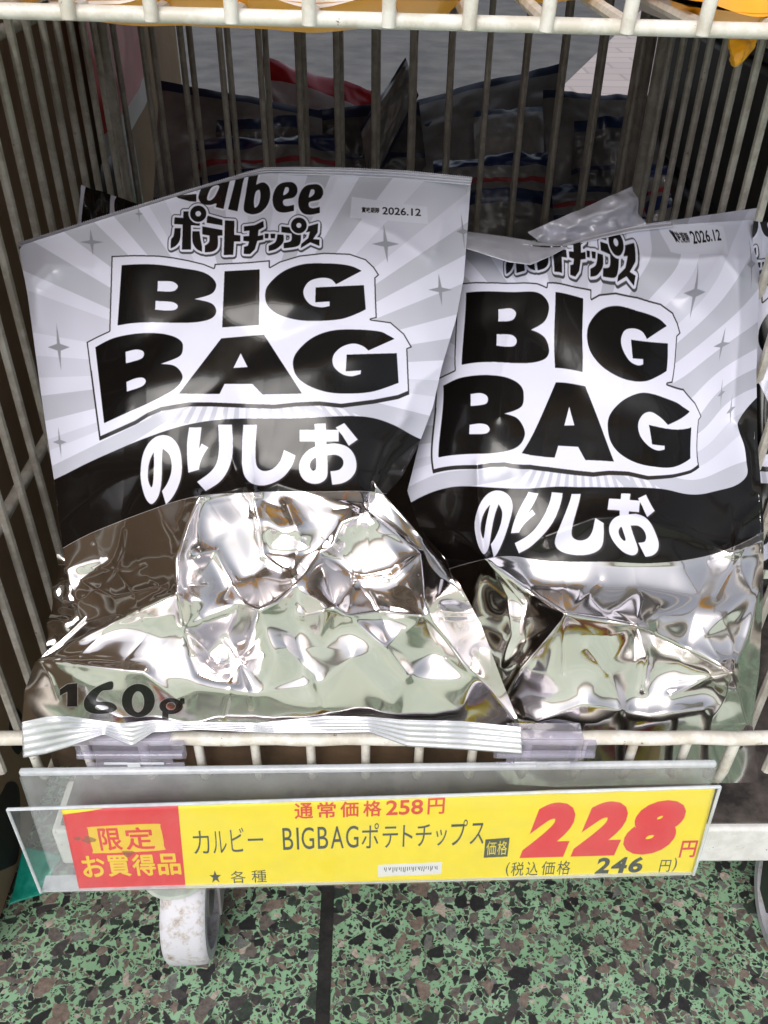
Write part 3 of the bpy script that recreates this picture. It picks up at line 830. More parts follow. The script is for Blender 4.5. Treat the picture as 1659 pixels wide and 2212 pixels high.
YL = bag_depth(px, Lprof, Lpts, .016, 1.9, 9, 1015, [([(545,1065),(520,1030),(500,985)], 2.2, 22), ([(548,1065),(535,1000)], 1.6, 16), ([(555,1065),(600,1045),(700,1075),(794,1104)], 3, 26), ([(794,1104),(800,1040),(830,960),(880,900)], 3, 26),
    ([(794,1104),(850,1000),(930,930)], 2.5, 22), ([(432,1073),(500,1060),(545,1045)], 2.5, 20), ([(730,385),(705,440),(690,480)], 3, 24), ([(600,378),(625,420),(640,450)], 2.5, 20),
    ([(760,470),(850,505),(930,560)], 2.5, 26), ([(1000,440),(960,480),(940,540)], 2.5, 26), ([(955,790),(900,830),(870,900)], 2, 26), ([(70,600),(100,570),(200,580)], 3, 30), ([(80,700),(75,620),(110,590)], 3, 26), ([(130,1130),(230,1050),(330,1010)], 2, 30),
    ([(432,1073),(405,1130),(385,1200),(381,1280),(398,1356)], 4, 18), ([(381,1280),(320,1310),(200,1365),(85,1425)], 6, 26), ([(432,1195),(465,1191),(504,1263),(530,1305),(559,1318),(600,1300),(650,1250),(694,1191),(725,1175)], 4.5, 22),
    ([(794,1104),(908,1195),(915,1290),(935,1345),(1000,1430),(1060,1490),(1110,1555)], 6, 22), ([(794,1104),(740,1130),(715,1180)], 3.5, 18), ([(773,1255),(850,1245),(908,1195)], 3.5, 16), ([(747,1329),(830,1320),(912,1331)], 4, 18),
    ([(654,1329),(722,1314),(760,1335),(830,1395),(880,1460)], 5, 28), ([(398,1356),(440,1400),(470,1440),(510,1428)], -3, 20), ([(545,1065),(560,1130),(570,1200),(610,1225)], 3, 18), ([(620,1090),(650,1160),(632,1230)], 2.5, 20),
    ([(80,1424),(200,1440),(309,1453),(380,1510)], 4, 24), ([(620,1400),(680,1460),(700,1530)], 2.5, 26), ([(100,1200),(180,1260),(250,1290),(355,1263)], 2.5, 24), ([(760,1420),(700,1470),(560,1500),(430,1490)], 2.0, 30)],
    [(794,1104),(381,1280),(545,1068),(912,1331),(516,1428),(84,1426),(773,1255),(250,1230)], 3)
bagL = empty('chip_bag', (0.0, .06, -.03), 'big silver and white chip bag whose lower seal hangs over the front wire, marked 160g', 'chip bag', 'black and white potato chip bags in the basket')
PL = world(px, YL)
grid_obj('front_panel', PL, art_uv(px), M['bag'], bagL)
grid_obj('back_panel', back_of(PL[::4, ::4], .05)[:, ::-1], None, M['foil'], bagL)
strip('bottom_seal', [(47,1560),(100,1548),(150,1547),(210,1556),(260,1563),(330,1556),(420,1560),(560,1562),(700,1547),(800,1549),(870,1555),(1000,1558),(1127,1571)],
      [(50,1637),(100,1628),(150,1613),(225,1586),(285,1612),(330,1582),(430,1576),(600,1584),(720,1584),(800,1582),(880,1612),(1000,1619),(1128,1629)],
      [-.008, -.006, -.005, -.006, -.007, -.006, -.008], [-.012, -.010, -.007, -.0075, -.008, -.009, -.012], 5, .00028, M['seal_foil'], bagL, wav=.0022)
strip('top_seal', [(38,524),(130,495),(250,457),(380,417),(480,387),(535,370),(572,361),(640,360),(760,362),(880,368),(1020,382)],
      [(40,533),(130,504),(250,466),(380,426),(480,396),(545,381),(580,376),(700,379),(760,381),(850,386),(1017,400)],
      [.191, .182, .178, .178], [.188, .181, .177, .179], 3, .0005, M['seal'], bagL, along=420, serr=2.2)

# ---- its neighbour on the right
R_top = [(985,508),(1040,515),(1100,522),(1150,530),(1195,532),(1225,531),(1290,512),(1370,492),(1450,486),(1560,479),(1642,474)]
R_right = [(1642,474),(1640,600),(1634,800),(1636,950),(1645,1060),(1650,1140),(1648,1300),(1640,1450),(1625,1560),(1640,1690)]
R_left = [(985,508),(965,640),(940,800),(905,960),(880,1060),(905,1140),(960,1205),(1010,1330),(1020,1480),(1040,1690)]
R_bot = [(1040,1690),(1200,1700),(1400,1695),(1640,1690)]
NR2, NC2 = 460, 360
pr = coons(R_top, R_bot, R_left, R_right, NR2, NC2)
land = [((263,573),(1007,632)),((254,703),(997,788)),((467,617),(1186,664)),((467,672),(1186,757)),((485,586),(1200,631)),((561,582),(1260,645)),((559,702),(1258,803)),((480,707),(1199,794)),
        ((781,585),(1440,704)),((573,636),(1268,724)),((687,693),(1372,824)),((790,668),(1440,801)),((206,750),(958,833)),((225,914),(947,988)),((395,750),(1131,854)),((392,815),(1132,937)),
        ((478,731),(1201,826)),((570,723),(1264,835)),((652,850),(1326,997)),((387,850),(1127,979)),((852,732),(1490,889)),((861,827),(1491,990)),((633,782),(1313,914)),((758,850),(1423,1009)),((772,713),(1409,852)),
        ((215,952),(935,1023)),((819,594),(1470,720)),((890,750),(1516,900)),((884,852),(1511,1011)),((250,973),(985,1051)),((500,905),(1215,1051)),((850,918),(1479,1067)),((900,945),(1540,1062)),((950,962),(1590,1048)),((1040,930),(1613,1000)),((1060,897),(1608,960)),((1075,850),(1592,915)),
        ((303,1020),(1025,1125)),((772,1000),(1419,1155)),((415,925),(1147,1065)),((500,1055),(1160,1200)),((523,920),(1233,1070)),((640,984),(1305,1130)),((330,1100),(1048,1208)),((600,1062),(1308,1214)),((800,1062),(1470,1212)),((940,1078),(1600,1175)),
        ((369,536),(1094,592)),((493,551),(1206,587)),((527,548),(1232,594)),((690,531),(1369,617)),((687,484),(1370,527)),((646,488),(1331,525)),
        ((785,447),(1446,496)),((909,465),(1558,516)),((756,470),(1450,545)),((130,1400),(880,1480)),((1000,1500),(1640,1600)),((500,1500),(1240,1600)),((500,1250),(1240,1380)),((900,1250),(1560,1360)),((100,1170),(860,1250)),
        ((1040,430),(1642,470)),((1060,620),(1640,720)),((100,700),(850,780)),((130,480),(870,560))]
fR = tps([b for a, b in land], [a for a, b in land], .0006)
Rprof = [(430, .205), (480, .193), (650, .155), (850, .115), (1050, .078), (1210, .050), (1330, .028), (1400, .023), (1500, .0165), (1560, .0085), (1700, .0075)]
Rpts = rim(R_top, 0)+rim(R_left[1:-1], 2)+rim(R_right[1:-1], 0)+rim(R_bot, 0)+[(x, 1600, 0) for x in range(1060, 1640, 60)]+[
    (1225,1326,-9),(1374,1351,-9),(1581,1453,-7),(1049,1208,-9),(1121,1345,3),(1100,1386,4),(1084,1440,1),(1485,1384,1),(1469,1432,4),(1378,1502,3),(1320,1428,-2),(1270,1510,-4),(1620,1275,-4),(1498,1395,-2),
    (1605,1560,0),(1262,1266,0),(1386,1266,2),(1510,1287,3),(1552,1519,0),(1430,1330,-3),(1310,1340,-4),(1180,1450,-3),(1200,1530,-1),(1440,1540,-1),(1530,1440,2),(1150,1270,2),(1390,1430,4),(1410,1470,4),
    (1035,1000,-6),(1040,1100,-7),(1000,1080,1),(1090,1080,-3),(1300,1130,-6),(1420,1140,-5),(1540,1170,3),(1500,1120,-3),(1300,1000,-6),(1150,950,-5),(1480,950,-5),(1300,800,-8),(1100,780,-4),(1500,780,-5),(1600,900,-4),(1610,700,-4),
    (1570,570,-6),(1545,560,-3),(1300,620,-5),(1150,620,-4),(1200,560,2),(1180,545,-3),(1400,560,-5),(1480,600,-3),(1560,660,1),(1590,780,-1)]
YR = bag_depth(pr, Rprof, Rpts, .014, 1.9, 8, 1175, [([(1030,1000),(1034,1100),(1048,1208)], 3.0, 14), ([(1048,1208),(1000,1160),(960,1130)], 2, 20), ([(1180,1160),(1280,1120),(1360,1115),(1480,1150),(1580,1195),(1645,1170)], 4.0, 26), ([(1585,1190),(1600,1130),(1640,1090)], 3, 18),
    ([(1595,560),(1598,700),(1590,800),(1585,900),(1592,915)], 3.2, 18), ([(1390,555),(1500,560),(1560,552),(1600,600)], 3, 16), ([(1560,552),(1530,600),(1490,640)], 2.5, 18), ([(1226,531),(1200,560),(1180,600)], 3, 20), ([(1592,915),(1620,980),(1625,1060)], 2.5, 16), ([(1100,720),(1085,800),(1080,900)], 1.5, 18),
    ([(1049,1208),(1130,1270),(1225,1326),(1300,1340),(1374,1351),(1480,1400),(1581,1453)], 7, 28), ([(1225,1326),(1190,1370),(1130,1440),(1090,1510)], 3.5, 20), ([(1374,1351),(1398,1420),(1390,1490)], 3.5, 18), ([(1581,1453),(1600,1510),(1612,1565)], 4, 18),
    ([(1581,1453),(1615,1380),(1640,1280)], 4.5, 22), ([(1049,1208),(1100,1290),(1105,1370),(1080,1440)], 2.4, 24), ([(1270,1400),(1320,1460),(1340,1530)], 2.5, 22), ([(1450,1500),(1520,1470),(1581,1453)], 2.5, 18), ([(1160,1560),(1260,1520),(1400,1545),(1520,1530)], 2, 22)],
    [(1225,1326),(1374,1351),(1581,1453),(1049,1208),(1600,1200)], 21)
bagR = empty('chip_bag', (.13, .06, -.03), 'big silver and white chip bag with its foot behind the front wire', 'chip bag', 'black and white potato chip bags in the basket')
PR = world(pr, YR)
grid_obj('front_panel', PR, art_uv(fR(pr)), M['bag'], bagR)
grid_obj('back_panel', back_of(PR[::4, ::4], .045)[:, ::-1], None, M['foil'], bagR)
strip('top_seal', [(985,497),(1040,503),(1100,511),(1135,517),(1170,524),(1222,531)], [(985,530),(1040,547),(1100,566),(1145,572),(1190,553),(1227,533)], [.192, .188, .182], [.168, .155, .150, .160, .178], 1.5, .0005, M['seal'], bagR, along=200, serr=2)
strip('folded_flap', [(1215,528),(1290,508),(1370,489),(1450,480)], [(1217,534),(1290,517),(1370,500),(1455,490)], [.186, .188, .19], [.182, .184, .187], 1, .0004, M['seal'], bagR, along=100)

# ---- bags further back: flat pillows, placed corner by corner
def pillow(name, quad, depths, mat, parent, uvq=None, puff=.02, n=40, seed=1, wr=.002, origin=None):
    """quad: pixel corners tl tr br bl with a distance for each; a pillow-shaped bag between them"""
    c = [np.array(atY(x, y, Y)) for (x, y), Y in zip(quad, depths)]
    s = np.linspace(0, 1, n)[None, :, None]; t = np.linspace(0, 1, n)[:, None, None]
    P = (1-t)*((1-s)*c[0]+s*c[1])+t*((1-s)*c[3]+s*c[2])
    nrm = np.cross(c[1]-c[0], c[3]-c[0]); nrm /= np.linalg.norm(nrm)
    if nrm[1] > 0: nrm = -nrm
    e = (np.clip(4*s*(1-s), 0, 1)**.7)*(np.clip(4*t*(1-t), 0, 1)**.7)
    st = np.stack([np.broadcast_to(s[..., 0], (n, n)), np.broadcast_to(t[..., 0], (n, n))], -1)*1000
    wv = vnoise(st, 180, seed)[..., None]*wr + vnoise(st, 70, seed+3)[..., None]*wr*.4
    front = P+nrm*(e*puff+wv)
    back = P-nrm*(e*puff-wv)
    if uvq is None:
        uv = np.stack([np.broadcast_to(s[..., 0], (n, n)), np.broadcast_to(1-t[..., 0], (n, n))], -1)
    else:
        q = [np.array(k, float) for k in uvq]
        uv = art_uv((1-t)*((1-s)*q[0]+s*q[1])+t*((1-s)*q[3]+s*q[2]))
    f = grid_obj(name[0], front, uv, mat, parent, origin)
    b = grid_obj(name[1], back[:, ::-1], uv[:, ::-1], mat, parent if parent is not None else f, origin)
    return f
def far_bag(name, label, cat, group, quad, depths, mat, uvq=None, puff=.02, seed=1, wr=.002, n=40):
    mid = sum((atY(x, y, Y) for (x, y), Y in zip(quad[2:], depths[2:])), Vector((0,0,0)))/2
    o = empty(name, mid, label, cat, group)
    pillow(('front_panel', 'back_panel'), quad, depths, mat, o, uvq, puff, n, seed, wr)
    return o
G1 = 'black and white potato chip bags in the basket'
far_bag('chip_bag', 'grey bag back leaning up behind the folded top of the right chip bag', 'chip bag', G1,
        [(1142,500),(1368,402),(1420,560),(1225,600)], [.215, .235, .21, .205], M['seal'], None, .004, 5, .005)
far_bag('chip_bag', 'chip bag with a black printed corner, squeezed upright behind the right chip bag', 'chip bag', G1,
        [(1280,500),(1645,448),(1652,800),(1300,800)], [.225, .225, .20, .20], M['bag'], [(560,370),(1040,420),(1040,800),(560,800)], .006, 9, .003)
far_bag('chip_bag', 'chip bag at the far right edge showing only a strip of black print', 'chip bag', G1,
        [(1622,480),(1900,470),(1900,1250),(1630,1250)], [.20, .21, .10, .085], M['bag'], [(560,430),(1000,420),(1000,1060),(560,1080)], .014, 13, .002)
far_bag('chip_bag', 'small patch of a chip bag with black lettering peeping over the left bag', 'chip bag', G1,
        [(176,400),(300,440),(330,700),(150,700)], [.25, .25, .21, .21], M['bag'], [(470,640),(650,600),(650,900),(470,900)], .006, 17, .002)
far_bag('chip_bag', 'silver foil bag foot showing low between the left bag and the cage bars', 'chip bag', G1,
        [(128,1200),(400,1200),(420,1480),(96,1400)], [.10, .10, .06, .06], M['bag'], [(300,1200),(600,1200),(600,1400),(300,1400)], .01, 23, .004)

# ---- other snack bags beyond the rear bars
NAVY = (.012, .022, .07)
mA = film_mat('shaded_white_navy_film', (.17, .155, .15), (.22, .205, .20), [(.925, 1.01, NAVY), (.0, .08, NAVY)], .4)  # white film with a darkened body colour that carries its shade
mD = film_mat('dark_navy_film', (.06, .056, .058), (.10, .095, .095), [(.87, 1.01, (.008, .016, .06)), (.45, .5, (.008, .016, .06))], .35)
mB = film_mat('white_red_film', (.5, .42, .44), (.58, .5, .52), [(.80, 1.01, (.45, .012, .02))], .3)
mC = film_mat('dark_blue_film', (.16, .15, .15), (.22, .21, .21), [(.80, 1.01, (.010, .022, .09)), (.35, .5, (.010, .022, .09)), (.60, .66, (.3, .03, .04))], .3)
G2 = 'navy topped snack bags beyond the rear bars'
far = [((345,172),(695,240),(700,470),(330,450), .56, 'snack bag with a long navy upper edge, behind the leftmost rear bars', mA),
       ((900,212),(1212,135),(1190,400),(905,420), .62, 'snack bag whose navy edge slants up to the road, behind the middle rear bars', mA),
       ((1022,238),(1172,228),(1180,430),(1030,430), .56, 'small snack bag with a level navy edge in front of the slanted one', mA),
       ((1172,196),(1400,208),(1405,420),(1185,430), .58, 'snack bag with a drooping navy edge below the pale pavement', mA),
       ((1390,212),(1540,172),(1560,420),(1400,420), .60, 'snack bag with a rising navy edge near the right side bars', mA)]
for i, (a, b, c, e, Y, lab, mt) in enumerate(far):
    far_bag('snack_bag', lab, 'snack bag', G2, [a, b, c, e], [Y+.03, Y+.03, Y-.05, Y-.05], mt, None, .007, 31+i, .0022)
far_bag('snack_bag', 'pale snack bag with a red upper edge standing behind the navy ones', 'snack bag', G2, [(556,120),(818,200),(780,440),(640,380)], [.68, .68, .62, .62], mB, None, .015, 41, .004)
far_bag('snack_bag', 'snack bag folded to a sharp navy peak at the middle of the rear bars', 'snack bag', G2, [(778,275),(876,124),(905,205),(800,420)], [.56, .58, .58, .54], mA, None, .012, 43, .004)
for i, (q, lab) in enumerate(((((935,345),(1185,325),(1200,520),(950,520)), 'glossy blue snack bag lying low behind the rear bars, between the two chip bags'),
                       (((1150,395),(1400,400),(1440,560),(1160,560)), 'blue snack bag with pale patches behind the folded flap of the right chip bag'),
                       (((1380,365),(1600,350),(1620,520),(1400,520)), 'blue snack bag low behind the right rear corner bars'),
                       (((420,300),(720,290),(760,480),(430,480)), 'dark blue snack bag low behind the left rear bars'))):
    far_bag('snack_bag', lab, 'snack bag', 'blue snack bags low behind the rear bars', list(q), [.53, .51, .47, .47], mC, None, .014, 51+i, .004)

more = [((690,235),(905,222),(930,440),(690,440), .60, 'snack bag under the navy peak at the middle of the rear bars'),
        ((880,262),(1030,250),(1040,440),(890,450), .61, 'narrow dark snack bag filling the gap right of the navy peak'),
        ((470,262),(640,250),(660,460),(450,460), .535, 'dark snack bag with a short navy edge in front of the leftmost long one'),
        ((1240,262),(1420,240),(1430,470),(1230,470), .535, 'dark snack bag low in front of the drooping navy edge'),
        ((1440,262),(1580,235),(1600,470),(1430,470), .54, 'dark snack bag low beside the right rear corner post')]
for i, (a, b, c, e, Y, lab) in enumerate(more):
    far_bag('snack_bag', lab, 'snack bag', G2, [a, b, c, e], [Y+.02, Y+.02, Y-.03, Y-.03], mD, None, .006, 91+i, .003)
# neighbouring cart's barred wall, right behind this one
nb = empty('wire_fence', (0, .462, FLOOR), 'second row of thin bars close behind the cart, the front of the next wire cart', 'wire grille')
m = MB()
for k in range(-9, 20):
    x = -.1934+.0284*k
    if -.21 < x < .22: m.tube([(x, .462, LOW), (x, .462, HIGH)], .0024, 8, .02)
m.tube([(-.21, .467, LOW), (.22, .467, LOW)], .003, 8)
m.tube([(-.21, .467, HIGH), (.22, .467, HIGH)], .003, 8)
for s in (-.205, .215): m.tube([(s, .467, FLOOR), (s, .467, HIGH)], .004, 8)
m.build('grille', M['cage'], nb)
m = MB(); m.box((-.55, .475, .30), (.62, .66, .304)); m.box((-.55, .472, .3045), (.62, .4745, .36)); m.box((-.55, .655, .3045), (.62, .658, .36))  # unseen tray added overhead to keep light off the rear bags
m.build('added_shade_tray', M['cage'], nb, smooth=False)

# orange packs in the upper basket
mO = film_mat('orange_film', (.90, .40, .008), (.95, .48, .015), [(.0, .02, (.6, .5, .45))], .3)
mOr = film_mat('orange_film_red', (.80, .34, .01), (.88, .42, .015), [(.02, .07, (.62, .03, .03))], .3)
GO = 'orange snack packs in the upper basket'
mPale = film_mat('pale_pack_back', (.60, .50, .48), (.70, .60, .58), [(-.1, .055, (1.0, .46, .015))], .35)
def pack(label, x0, x1, y0, y1, zz, mat, seed):
    z = zz-.0105
    o = empty('snack_pack', ((x0+x1)/2, (y0+y1)/2, z), label, 'snack pack', GO)
    n = 36
    s = np.linspace(0, 1, n)[None, :]; t = np.linspace(0, 1, n)[:, None]
    e = (np.clip(4*s*(1-s), 0, 1)**.25)*(np.clip(4*t*(1-t), 0, 1)**.16)
    st = np.stack([np.broadcast_to(s, (n, n)), np.broadcast_to(t, (n, n))], -1)*1000
    wv = vnoise(st, 160, seed)*.003
    X = x0+(x1-x0)*s+0*t; Yv = y0+(y1-y0)*t+0*s
    uv = np.stack([np.broadcast_to(s, (n, n)), np.broadcast_to(t, (n, n))], -1)
    top = np.stack([X, Yv, z+.02+e*.05+wv], -1); bot = np.stack([X, Yv, z+.02-e*.0145+wv*.3], -1)
    grid_obj('upper_panel', top, uv, mat, o)
    grid_obj('lower_panel', bot[:, ::-1], uv[:, ::-1], mPale, o)
pack('orange snack pack over the left half of the upper basket', -.20, -.105, .03, .45, atY(280, 16, .06).z, mO, 61)
pack('orange snack pack in the middle of the upper basket', -.10, .028, .03, .45, atY(800, 46, .06).z, mO, 62)
pack('dim orange snack pack lying between the other packs above the gap', .03, .095, .06, .45, atY(1150, -10, .08).z, mO, 63)
pack('orange snack pack with a red lower edge at the right of the upper basket', .10, .24, .03, .45, atY(1500, 66, .06).z, mOr, 64)
# hanging corner of an orange pack on the right
q = [(1573,88),(1640,92),(1604,132),(1590,146)]
far_bag('snack_pack', 'folded orange pack corner hanging through the basket bars at the upper right', 'snack pack', GO, [(1572,70),(1648,70),(1600,140),(1588,146)], [.06, .07, .062, .055], mO, None, .004, 66, .001, 20)

# ================================================================== price rail
rail = empty('price_rail', (0, -.02, -.09), 'clear acrylic price rail hooked on the front wire, holding the yellow price card', 'price holder')
FT = [atY(15, 1752, -.026), atY(1557, 1703, -.026)]
FB = [atY(87, 1931, -.0285), atY(1499, 1893, -.0285)]
TH = Vector((0, .0018, 0))
m = MB(); m.hexa([FB[0], FB[1], FT[1], FT[0], FB[0]+TH, FB[1]+TH, FT[1]+TH, FT[0]+TH])
m.build('front_sheet', M['acrylic_front'], rail, smooth=False)
BT = [atY(42, 1680, -.008), atY(1548, 1659, -.008)]
BB = [Vector((FB[0].x+.004, -.0195, FB[0].z+.002)), Vector((FB[1].x-.002, -.0195, FB[1].z+.002))]
m = MB(); m.hexa([BB[0], BB[1], BT[1], BT[0], BB[0]+TH, BB[1]+TH, BT[1]+TH, BT[0]+TH])
m.build('back_sheet', M['acrylic'], rail, smooth=False)
m = MB()
e0, e1 = atY(40, 1674, -.0075), atY(1549, 1656, -.0075)
dz = Vector((0, 0, .0019)); dy = Vector((0, .0035, 0))
m.hexa([e0-dz, e1-dz, e1+dz, e0+dz, e0-dz+dy, e1-dz+dy, e1+dz+dy, e0+dz+dy])
m.build('upper_edge', M['acrylic_edge'], rail, bevel=.0012, seg=3)
m = MB()
p = [FB[0]+Vector((0, .0022, -.0022)), FB[1]+Vector((0, .0022, -.0022)), FB[1]+Vector((0, .0022, -.0004)), FB[0]+Vector((0, .0022, -.0004))]
m.hexa(p+[v+Vector((0, .008, .001)) for v in p]); m.build('lower_edge', M['acrylic_edge'], rail, smooth=False)
m = MB()
t0, t1 = FT[0]+Vector((0, -.0002, .0003)), FT[1]+Vector((0, -.0002, .0003))
m.tube([t0+TH*.5, t1+TH*.5], .0009, 8); m.tube([FB[0]+TH*.5, FT[0]+TH*.5], .0008, 8); m.tube([FB[1]+TH*.5, FT[1]+TH*.5], .0008, 8)
m.build('sheet_rim', M['acrylic_edge'], rail)

def clip(x0, x1):
    a = atY(x0, 1610, -.004); b = atY(x1, 1612, -.004); L = (b-a).length
    P = lambda u, y, z: Vector((a.x+(b.x-a.x)*u, y, z))
    m = MB()
    def bx(u0, u1, y0, y1, z0, z1):
        p = [P(u0, y0, z0), P(u1, y0, z0), P(u1, y0, z1), P(u0, y0, z1), P(u0, y1, z0), P(u1, y1, z0), P(u1, y1, z1), P(u0, y1, z1)]
        m.hexa(p)
    bx(.14, .86, -.0058, -.0045, -.0125, .0050)
    bx(.13, .87, -.0056, .0045, .0052, .0064)
    bx(0, .13, -.0075, -.0042, -.0065, .0040); bx(.87, 1, -.0075, -.0042, -.0065, .0040)
    bx(.04, .96, -.0056, -.0042, -.0155, -.0127)
    o = m.build('hinge_clip', M['clip'], rail, bevel=.0005)
    m2 = MB()
    m2.tube([P(.02, -.0085, -.0018), P(.98, -.0085, -.0018)], .0021, 12)
    m2.build('hinge_barrel', M['clip'], o)
    m3 = MB()
    m3.hexa([P(.22, -.0068, -.0120), P(.78, -.0068, -.0120), P(.78, -.0068, -.0106), P(.22, -.0068, -.0106), P(.22, -.0060, -.0120), P(.78, -.0060, -.0120), P(.78, -.0060, -.0106), P(.22, -.0060, -.0106)])
    m3.hexa([P(.44, -.0075, -.0130), P(.56, -.0075, -.0130), P(.56, -.0075, -.0100), P(.44, -.0075, -.0100), P(.44, -.0069, -.0130), P(.56, -.0069, -.0130), P(.56, -.0069, -.0100), P(.44, -.0069, -.0100)])
    m3.build('latch', M['acrylic_edge'], o, bevel=.0002)
    return o
clip(167, 402)
clip(1066, 1284)

# ---- price card art
def card_art():
    W_, H_ = 1420, 176
    cv = Canvas(0, 0, W_, H_, 3.0)
    YEL, RED, DK = (1.0, .91, .04), (.90, .17, .20), (.20, .22, .22)
    cv.paint(np.ones((cv.H, cv.W), bool), YEL)
    cv.paint(cv.mask([[(0, 10), (60, 4), (90, 0), (253, 0), (246, 176), (0, 176)]]), RED)
    cv.paint(cv.mask([smooth_poly([(48,44),(60,38),(195,36),(208,44),(210,84),(200,93),(60,95),(50,88)], 4)]), (.96, .80, .10))
    def T(s, x0, y0, x1, y1, c, fat=0, **k):
        mm = cv.union(glyphs(s, x0+fat/3, y0+fat/3, x1-fat/3, y1-fat/3, **k))
        if fat: mm = dilate(mm, fat)
        cv.paint(mm, c)
    T('限', 68, 42, 118, 90, RED, fat=3); T('定', 126, 42, 190, 90, RED, fat=3)
    for i, ch in enumerate('お買得品'):
        T(ch, 18+i*57, 100, 70+i*57, 146, (.97, .82, .10), fat=4)
    for i, ch in enumerate('通常価格'): T(ch, 505+i*50, 3, 545+i*50, 36, (.88, .22, .10), fat=2)
    T('258', 705, 4, 786, 35, (.88, .22, .10), fat=3); T('円', 796, 3, 833, 36, (.88, .22, .10), fat=2)
    for ch, x0, y0, x1, y1 in (('カ', 276, 54, 312, 103), ('ル', 319, 56, 350, 103), ('ビ', 360, 50, 390, 101), ('ー', 398, 74, 432, 79)):
        T(ch, x0, y0, x1, y1, DK, bold=-.004)
    for ch, x0, x1 in (('B', 476, 499), ('I', 507, 512), ('G', 518, 546), ('B', 554, 577), ('A', 583, 612), ('G', 617, 645)): T(ch, x0, 54, x1, 100, DK)
    for ch, x0, y0, x1, y1 in (('ポ', 652, 50, 690, 102), ('テ', 699, 58, 733, 102), ('ト', 744, 56, 766, 101), ('チ', 773, 56, 808, 101), ('ッ', 818, 68, 842, 101), ('プ', 851, 50, 887, 102), ('ス', 895, 58, 926, 101)):
        T(ch, x0, y0, x1, y1, DK)
    st = [(317+ (14 if i % 2 == 0 else 5.6)*math.sin(i*math.pi/5), 153-(14 if i % 2 == 0 else 5.6)*math.cos(i*math.pi/5)) for i in range(10)]
    cv.paint(cv.mask([st]), DK)
    T('各', 352, 141, 386, 167, DK); T('種', 400, 141, 434, 167, DK)
    cv.paint(cv.mask([[(690, 137), (836, 135), (836, 160), (690, 162)]]), (.93, .93, .93))
    x = 704
    for ch in range(26):
        hh = rng.uniform(5, 11); sl = rng.uniform(-2, 2)
        cv.paint(cv.mask([[(x, 143), (x+1.7, 143), (x+1.7+sl, 143+hh), (x+sl, 143+hh)]]), (.25, .25, .27)); x += 4.8
    cv.paint(cv.mask([[(930, 92), (984, 90), (984, 128), (930, 129)]]), (.24, .25, .14))
    T('価', 934, 96, 956, 124, YEL); T('格', 959, 96, 981, 124, YEL)
    for ch, x0, x1 in (('2', 1012, 1124), ('2', 1128, 1240), ('8', 1243, 1368)): T(ch, x0, 24, x1, 132, RED, bold=.075, shear=.22)
    T('円', 1376, 106, 1412, 140, (.86, .12, .14), fat=2)
    for ch, x0, x1 in (('(', 984, 992), ('税', 996, 1025), ('込', 1031, 1058), ('価', 1066, 1096), ('格', 1102, 1132)): T(ch, x0, 140, x1, 168, DK)
    for ch, x0, x1 in (('2', 1190, 1222), ('4', 1226, 1262), ('6', 1266, 1298)): T(ch, x0, 136, x1, 168, DK, bold=.035, shear=.08)
    T('円', 1338, 144, 1362, 168, DK); T(')', 1368, 140, 1376, 168, DK)
    # smudges
    for (sx, sy, rx, ry) in ((45, 66, 16, 7), (128, 96, 17, 8), (20, 62, 10, 4)):
        k = (rng.random((cv.H, cv.W)) > .35) & cv.mask([smooth_poly([(sx+rx*rng.uniform(.6, 1.2)*math.cos(t), sy+ry*rng.uniform(.5, 1.3)*math.sin(t)) for t in np.linspace(0, 6.28, 11)[:-1]], 4)])
        cv.paint(k, (.50, .30, .14))
    return finish(cv, 'price_card_print', 2)
def card_mat():
    mm, t, b = new_mat('printed_card')
    uv = N(t, 'ShaderNodeUVMap', uv_map='print')
    im = N(t, 'ShaderNodeTexImage'); im.image = card_art(); im.extension = 'EXTEND'
    t.links.new(uv.outputs[0], im.inputs[0])
    n = noise(t, 60, 4, .6, geo(t)); r = ramp(t, n.outputs[0], [(.3, .93), (.7, 1.0)])
    ml = N(t, 'ShaderNodeMix', data_type='RGBA', blend_type='MULTIPLY'); ml.inputs[0].default_value = 1
    t.links.new(im.outputs[0], ml.inputs[6]); t.links.new(r.outputs[0], ml.inputs[7])
    t.links.new(ml.outputs[2], b.inputs['Base Color']); b.inputs['Roughness'].default_value = .5
    return mm
cTL, cTR, cBR, cBL = (133, 1750), (1546, 1704), (1497, 1890), (172, 1926)
n1, n2 = 24, 140
s = np.linspace(0, 1, n2)[None, :, None]; t = np.linspace(0, 1, n1)[:, None, None]
q = [np.array(k, float) for k in (cTL, cTR, cBR, cBL)]
pc_ = (1-t)*((1-s)*q[0]+s*q[1])+t*((1-s)*q[3]+s*q[2])
top_lift = np.interp(s[..., 0], [0, .3, .55, .75, 1], [0, -2, -4, -14, -6])*(1-t[..., 0])**1.5
pc_[..., 1] += top_lift*.6
Yc = -.0235 - .0024*t[..., 0] + .0004*np.sin(s[..., 0]*9) + 0*s[..., 0]
uvc = np.stack([s[..., 0]+0*t[..., 0], 1-t[..., 0]+0*s[..., 0]], -1)
card = grid_obj('price_card', world(pc_, Yc), uvc, card_mat(), None, (0, -.024, -.088))
so_ = card.modifiers.new('sheet', 'SOLIDIFY'); so_.thickness = .0003; so_.offset = -1
tag(card, 'yellow and red price card slid into the clear rail, with large red price digits', 'price card')

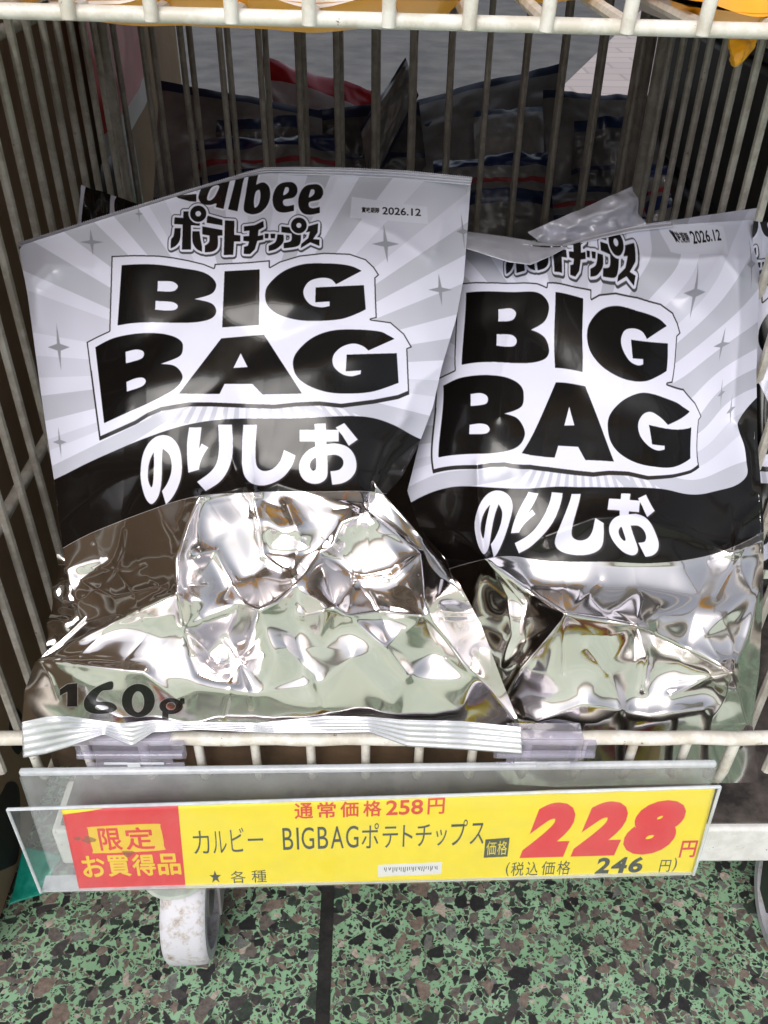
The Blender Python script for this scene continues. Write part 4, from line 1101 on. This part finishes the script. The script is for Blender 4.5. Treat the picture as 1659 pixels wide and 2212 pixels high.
# ================================================================== things left of the cart
m = MB(); m.box((-.66, -.035, FLOOR+.0005), (-.2325, .90, .42))
bx_ = m.build('cardboard_box', M['cardboard'], bevel=.003, origin=(-.42, .3, FLOOR))
m = MB()
def blob(pts, X):
    v = [Vector((X, y, z)) for y, z in pts]; k = len(v)
    m.add(v+[q-Vector((.0004, 0, 0)) for q in v], [tuple(range(k)), tuple(range(k, 2*k))[::-1]]+[(i, i+k, (i+1) % k+k, (i+1) % k) for i in range(k)])
def onbox(pts): return [(atX(x, y, -.2321).y, max(FLOOR+.002, atX(x, y, -.2321).z)) for x, y in pts]
blob(onbox(smooth_poly([(0, 1720), (18, 1690), (40, 1700), (44, 1770), (40, 1850), (22, 1872), (-30, 1880), (-60, 1800)], 5)), -.2321)
blob(onbox(smooth_poly([(25, 1530), (48, 1545), (52, 1600), (40, 1630), (22, 1600)], 5)), -.2321)
m.build('box_print', M['ink'], bx_, smooth=False)
pts = [atZ(22, 1963, FLOOR+.004), atZ(95, 1932, FLOOR+.004), atZ(135, 1850, FLOOR+.012), atZ(52, 1832, FLOOR+.012)]
n = 24
S_ = np.linspace(0, 1, n)[None, :, None]; T_ = np.linspace(0, 1, n)[:, None, None]
A_ = [np.array(k) for k in pts]
PP = (1-T_)*((1-S_)*A_[0]+S_*A_[1])+T_*((1-S_)*A_[3]+S_*A_[2])
st = np.stack([np.broadcast_to(S_[..., 0], (n, n)), np.broadcast_to(T_[..., 0], (n, n))], -1)*1000
PP[..., 2] += vnoise(st, 300, 77)*.002+.002
tl = grid_obj('plastic_sheet', PP, st/1000, film_mat('teal_film', (.005, .22, .16), (.01, .30, .22), None, .3), None, (-.22, 0, FLOOR))
so_ = tl.modifiers.new('sheet', 'SOLIDIFY'); so_.thickness = .0006
tag(tl, 'teal plastic sheet lying on the floor between the cardboard box and the price rail', 'plastic sheet')
def side_packet(label, ys, zs, mat, seed, slant=.02):
    o = empty('wrapped_packet', (-.222, (ys[0]+ys[1])/2, zs[0]), label, 'packet')
    n = 30
    s = np.linspace(0, 1, n)[None, :]; t = np.linspace(0, 1, n)[:, None]
    e = (np.clip(4*s*(1-s), 0, 1)**.6)*(np.clip(4*t*(1-t), 0, 1)**.6)
    st = np.stack([np.broadcast_to(s, (n, n)), np.broadcast_to(t, (n, n))], -1)*1000
    Yv = ys[0]+(ys[1]-ys[0])*s+slant*t; Z = zs[1]+(zs[0]-zs[1])*t+.02*s; w2 = vnoise(st, 150, seed)*.003
    uv = np.stack([np.broadcast_to(s, (n, n)), np.broadcast_to(1-t, (n, n))], -1)
    grid_obj('front_panel', np.stack([-.2185+e*.009+w2*.6, Yv+0*e, Z+0*e], -1), uv, mat, o)
    grid_obj('back_panel', np.stack([-.2185-e*.009+w2*.6, Yv+0*e, Z+0*e], -1)[:, ::-1], uv[:, ::-1], mat, o)
side_packet('red wrapped packet wedged between the cardboard box and the left cage bars', (atX(190, 200, -.2185).y, atX(320, 200, -.2185).y), (atX(280, 310, -.2185).z, .33), film_mat('red_film', (.42, .012, .015), (.55, .03, .03), [(.0, .14, (.5, .45, .46))], .3), 71)
side_packet('dark packet with teal print wedged low between the box and the left cage bars', (atX(195, 370, -.2185).y, atX(290, 370, -.2185).y), (.06, atX(250, 310, -.2185).z-.01), film_mat('dark_teal_film', (.02, .03, .03), (.05, .06, .06), [(.45, .6, (.01, .20, .17))], .3), 72)
m = MB()
for k in range(5): m.box((.262, .20, FLOOR+.002+k*.11), (.64, .60, FLOOR+.104+k*.11))
m.box((.27, .21, FLOOR+.002), (.63, .59, FLOOR+.55))
tag(m.build('plastic_crate', simple('dark_crate', (.022, .021, .02), (.05, .046, .043), 40, .5), bevel=.004, origin=(.45, .40, FLOOR)), 'dark ribbed crate standing beyond the right side bars', 'crate')
tag(bx_, 'tall brown cardboard box with black print standing against the left side of the cart', 'box')
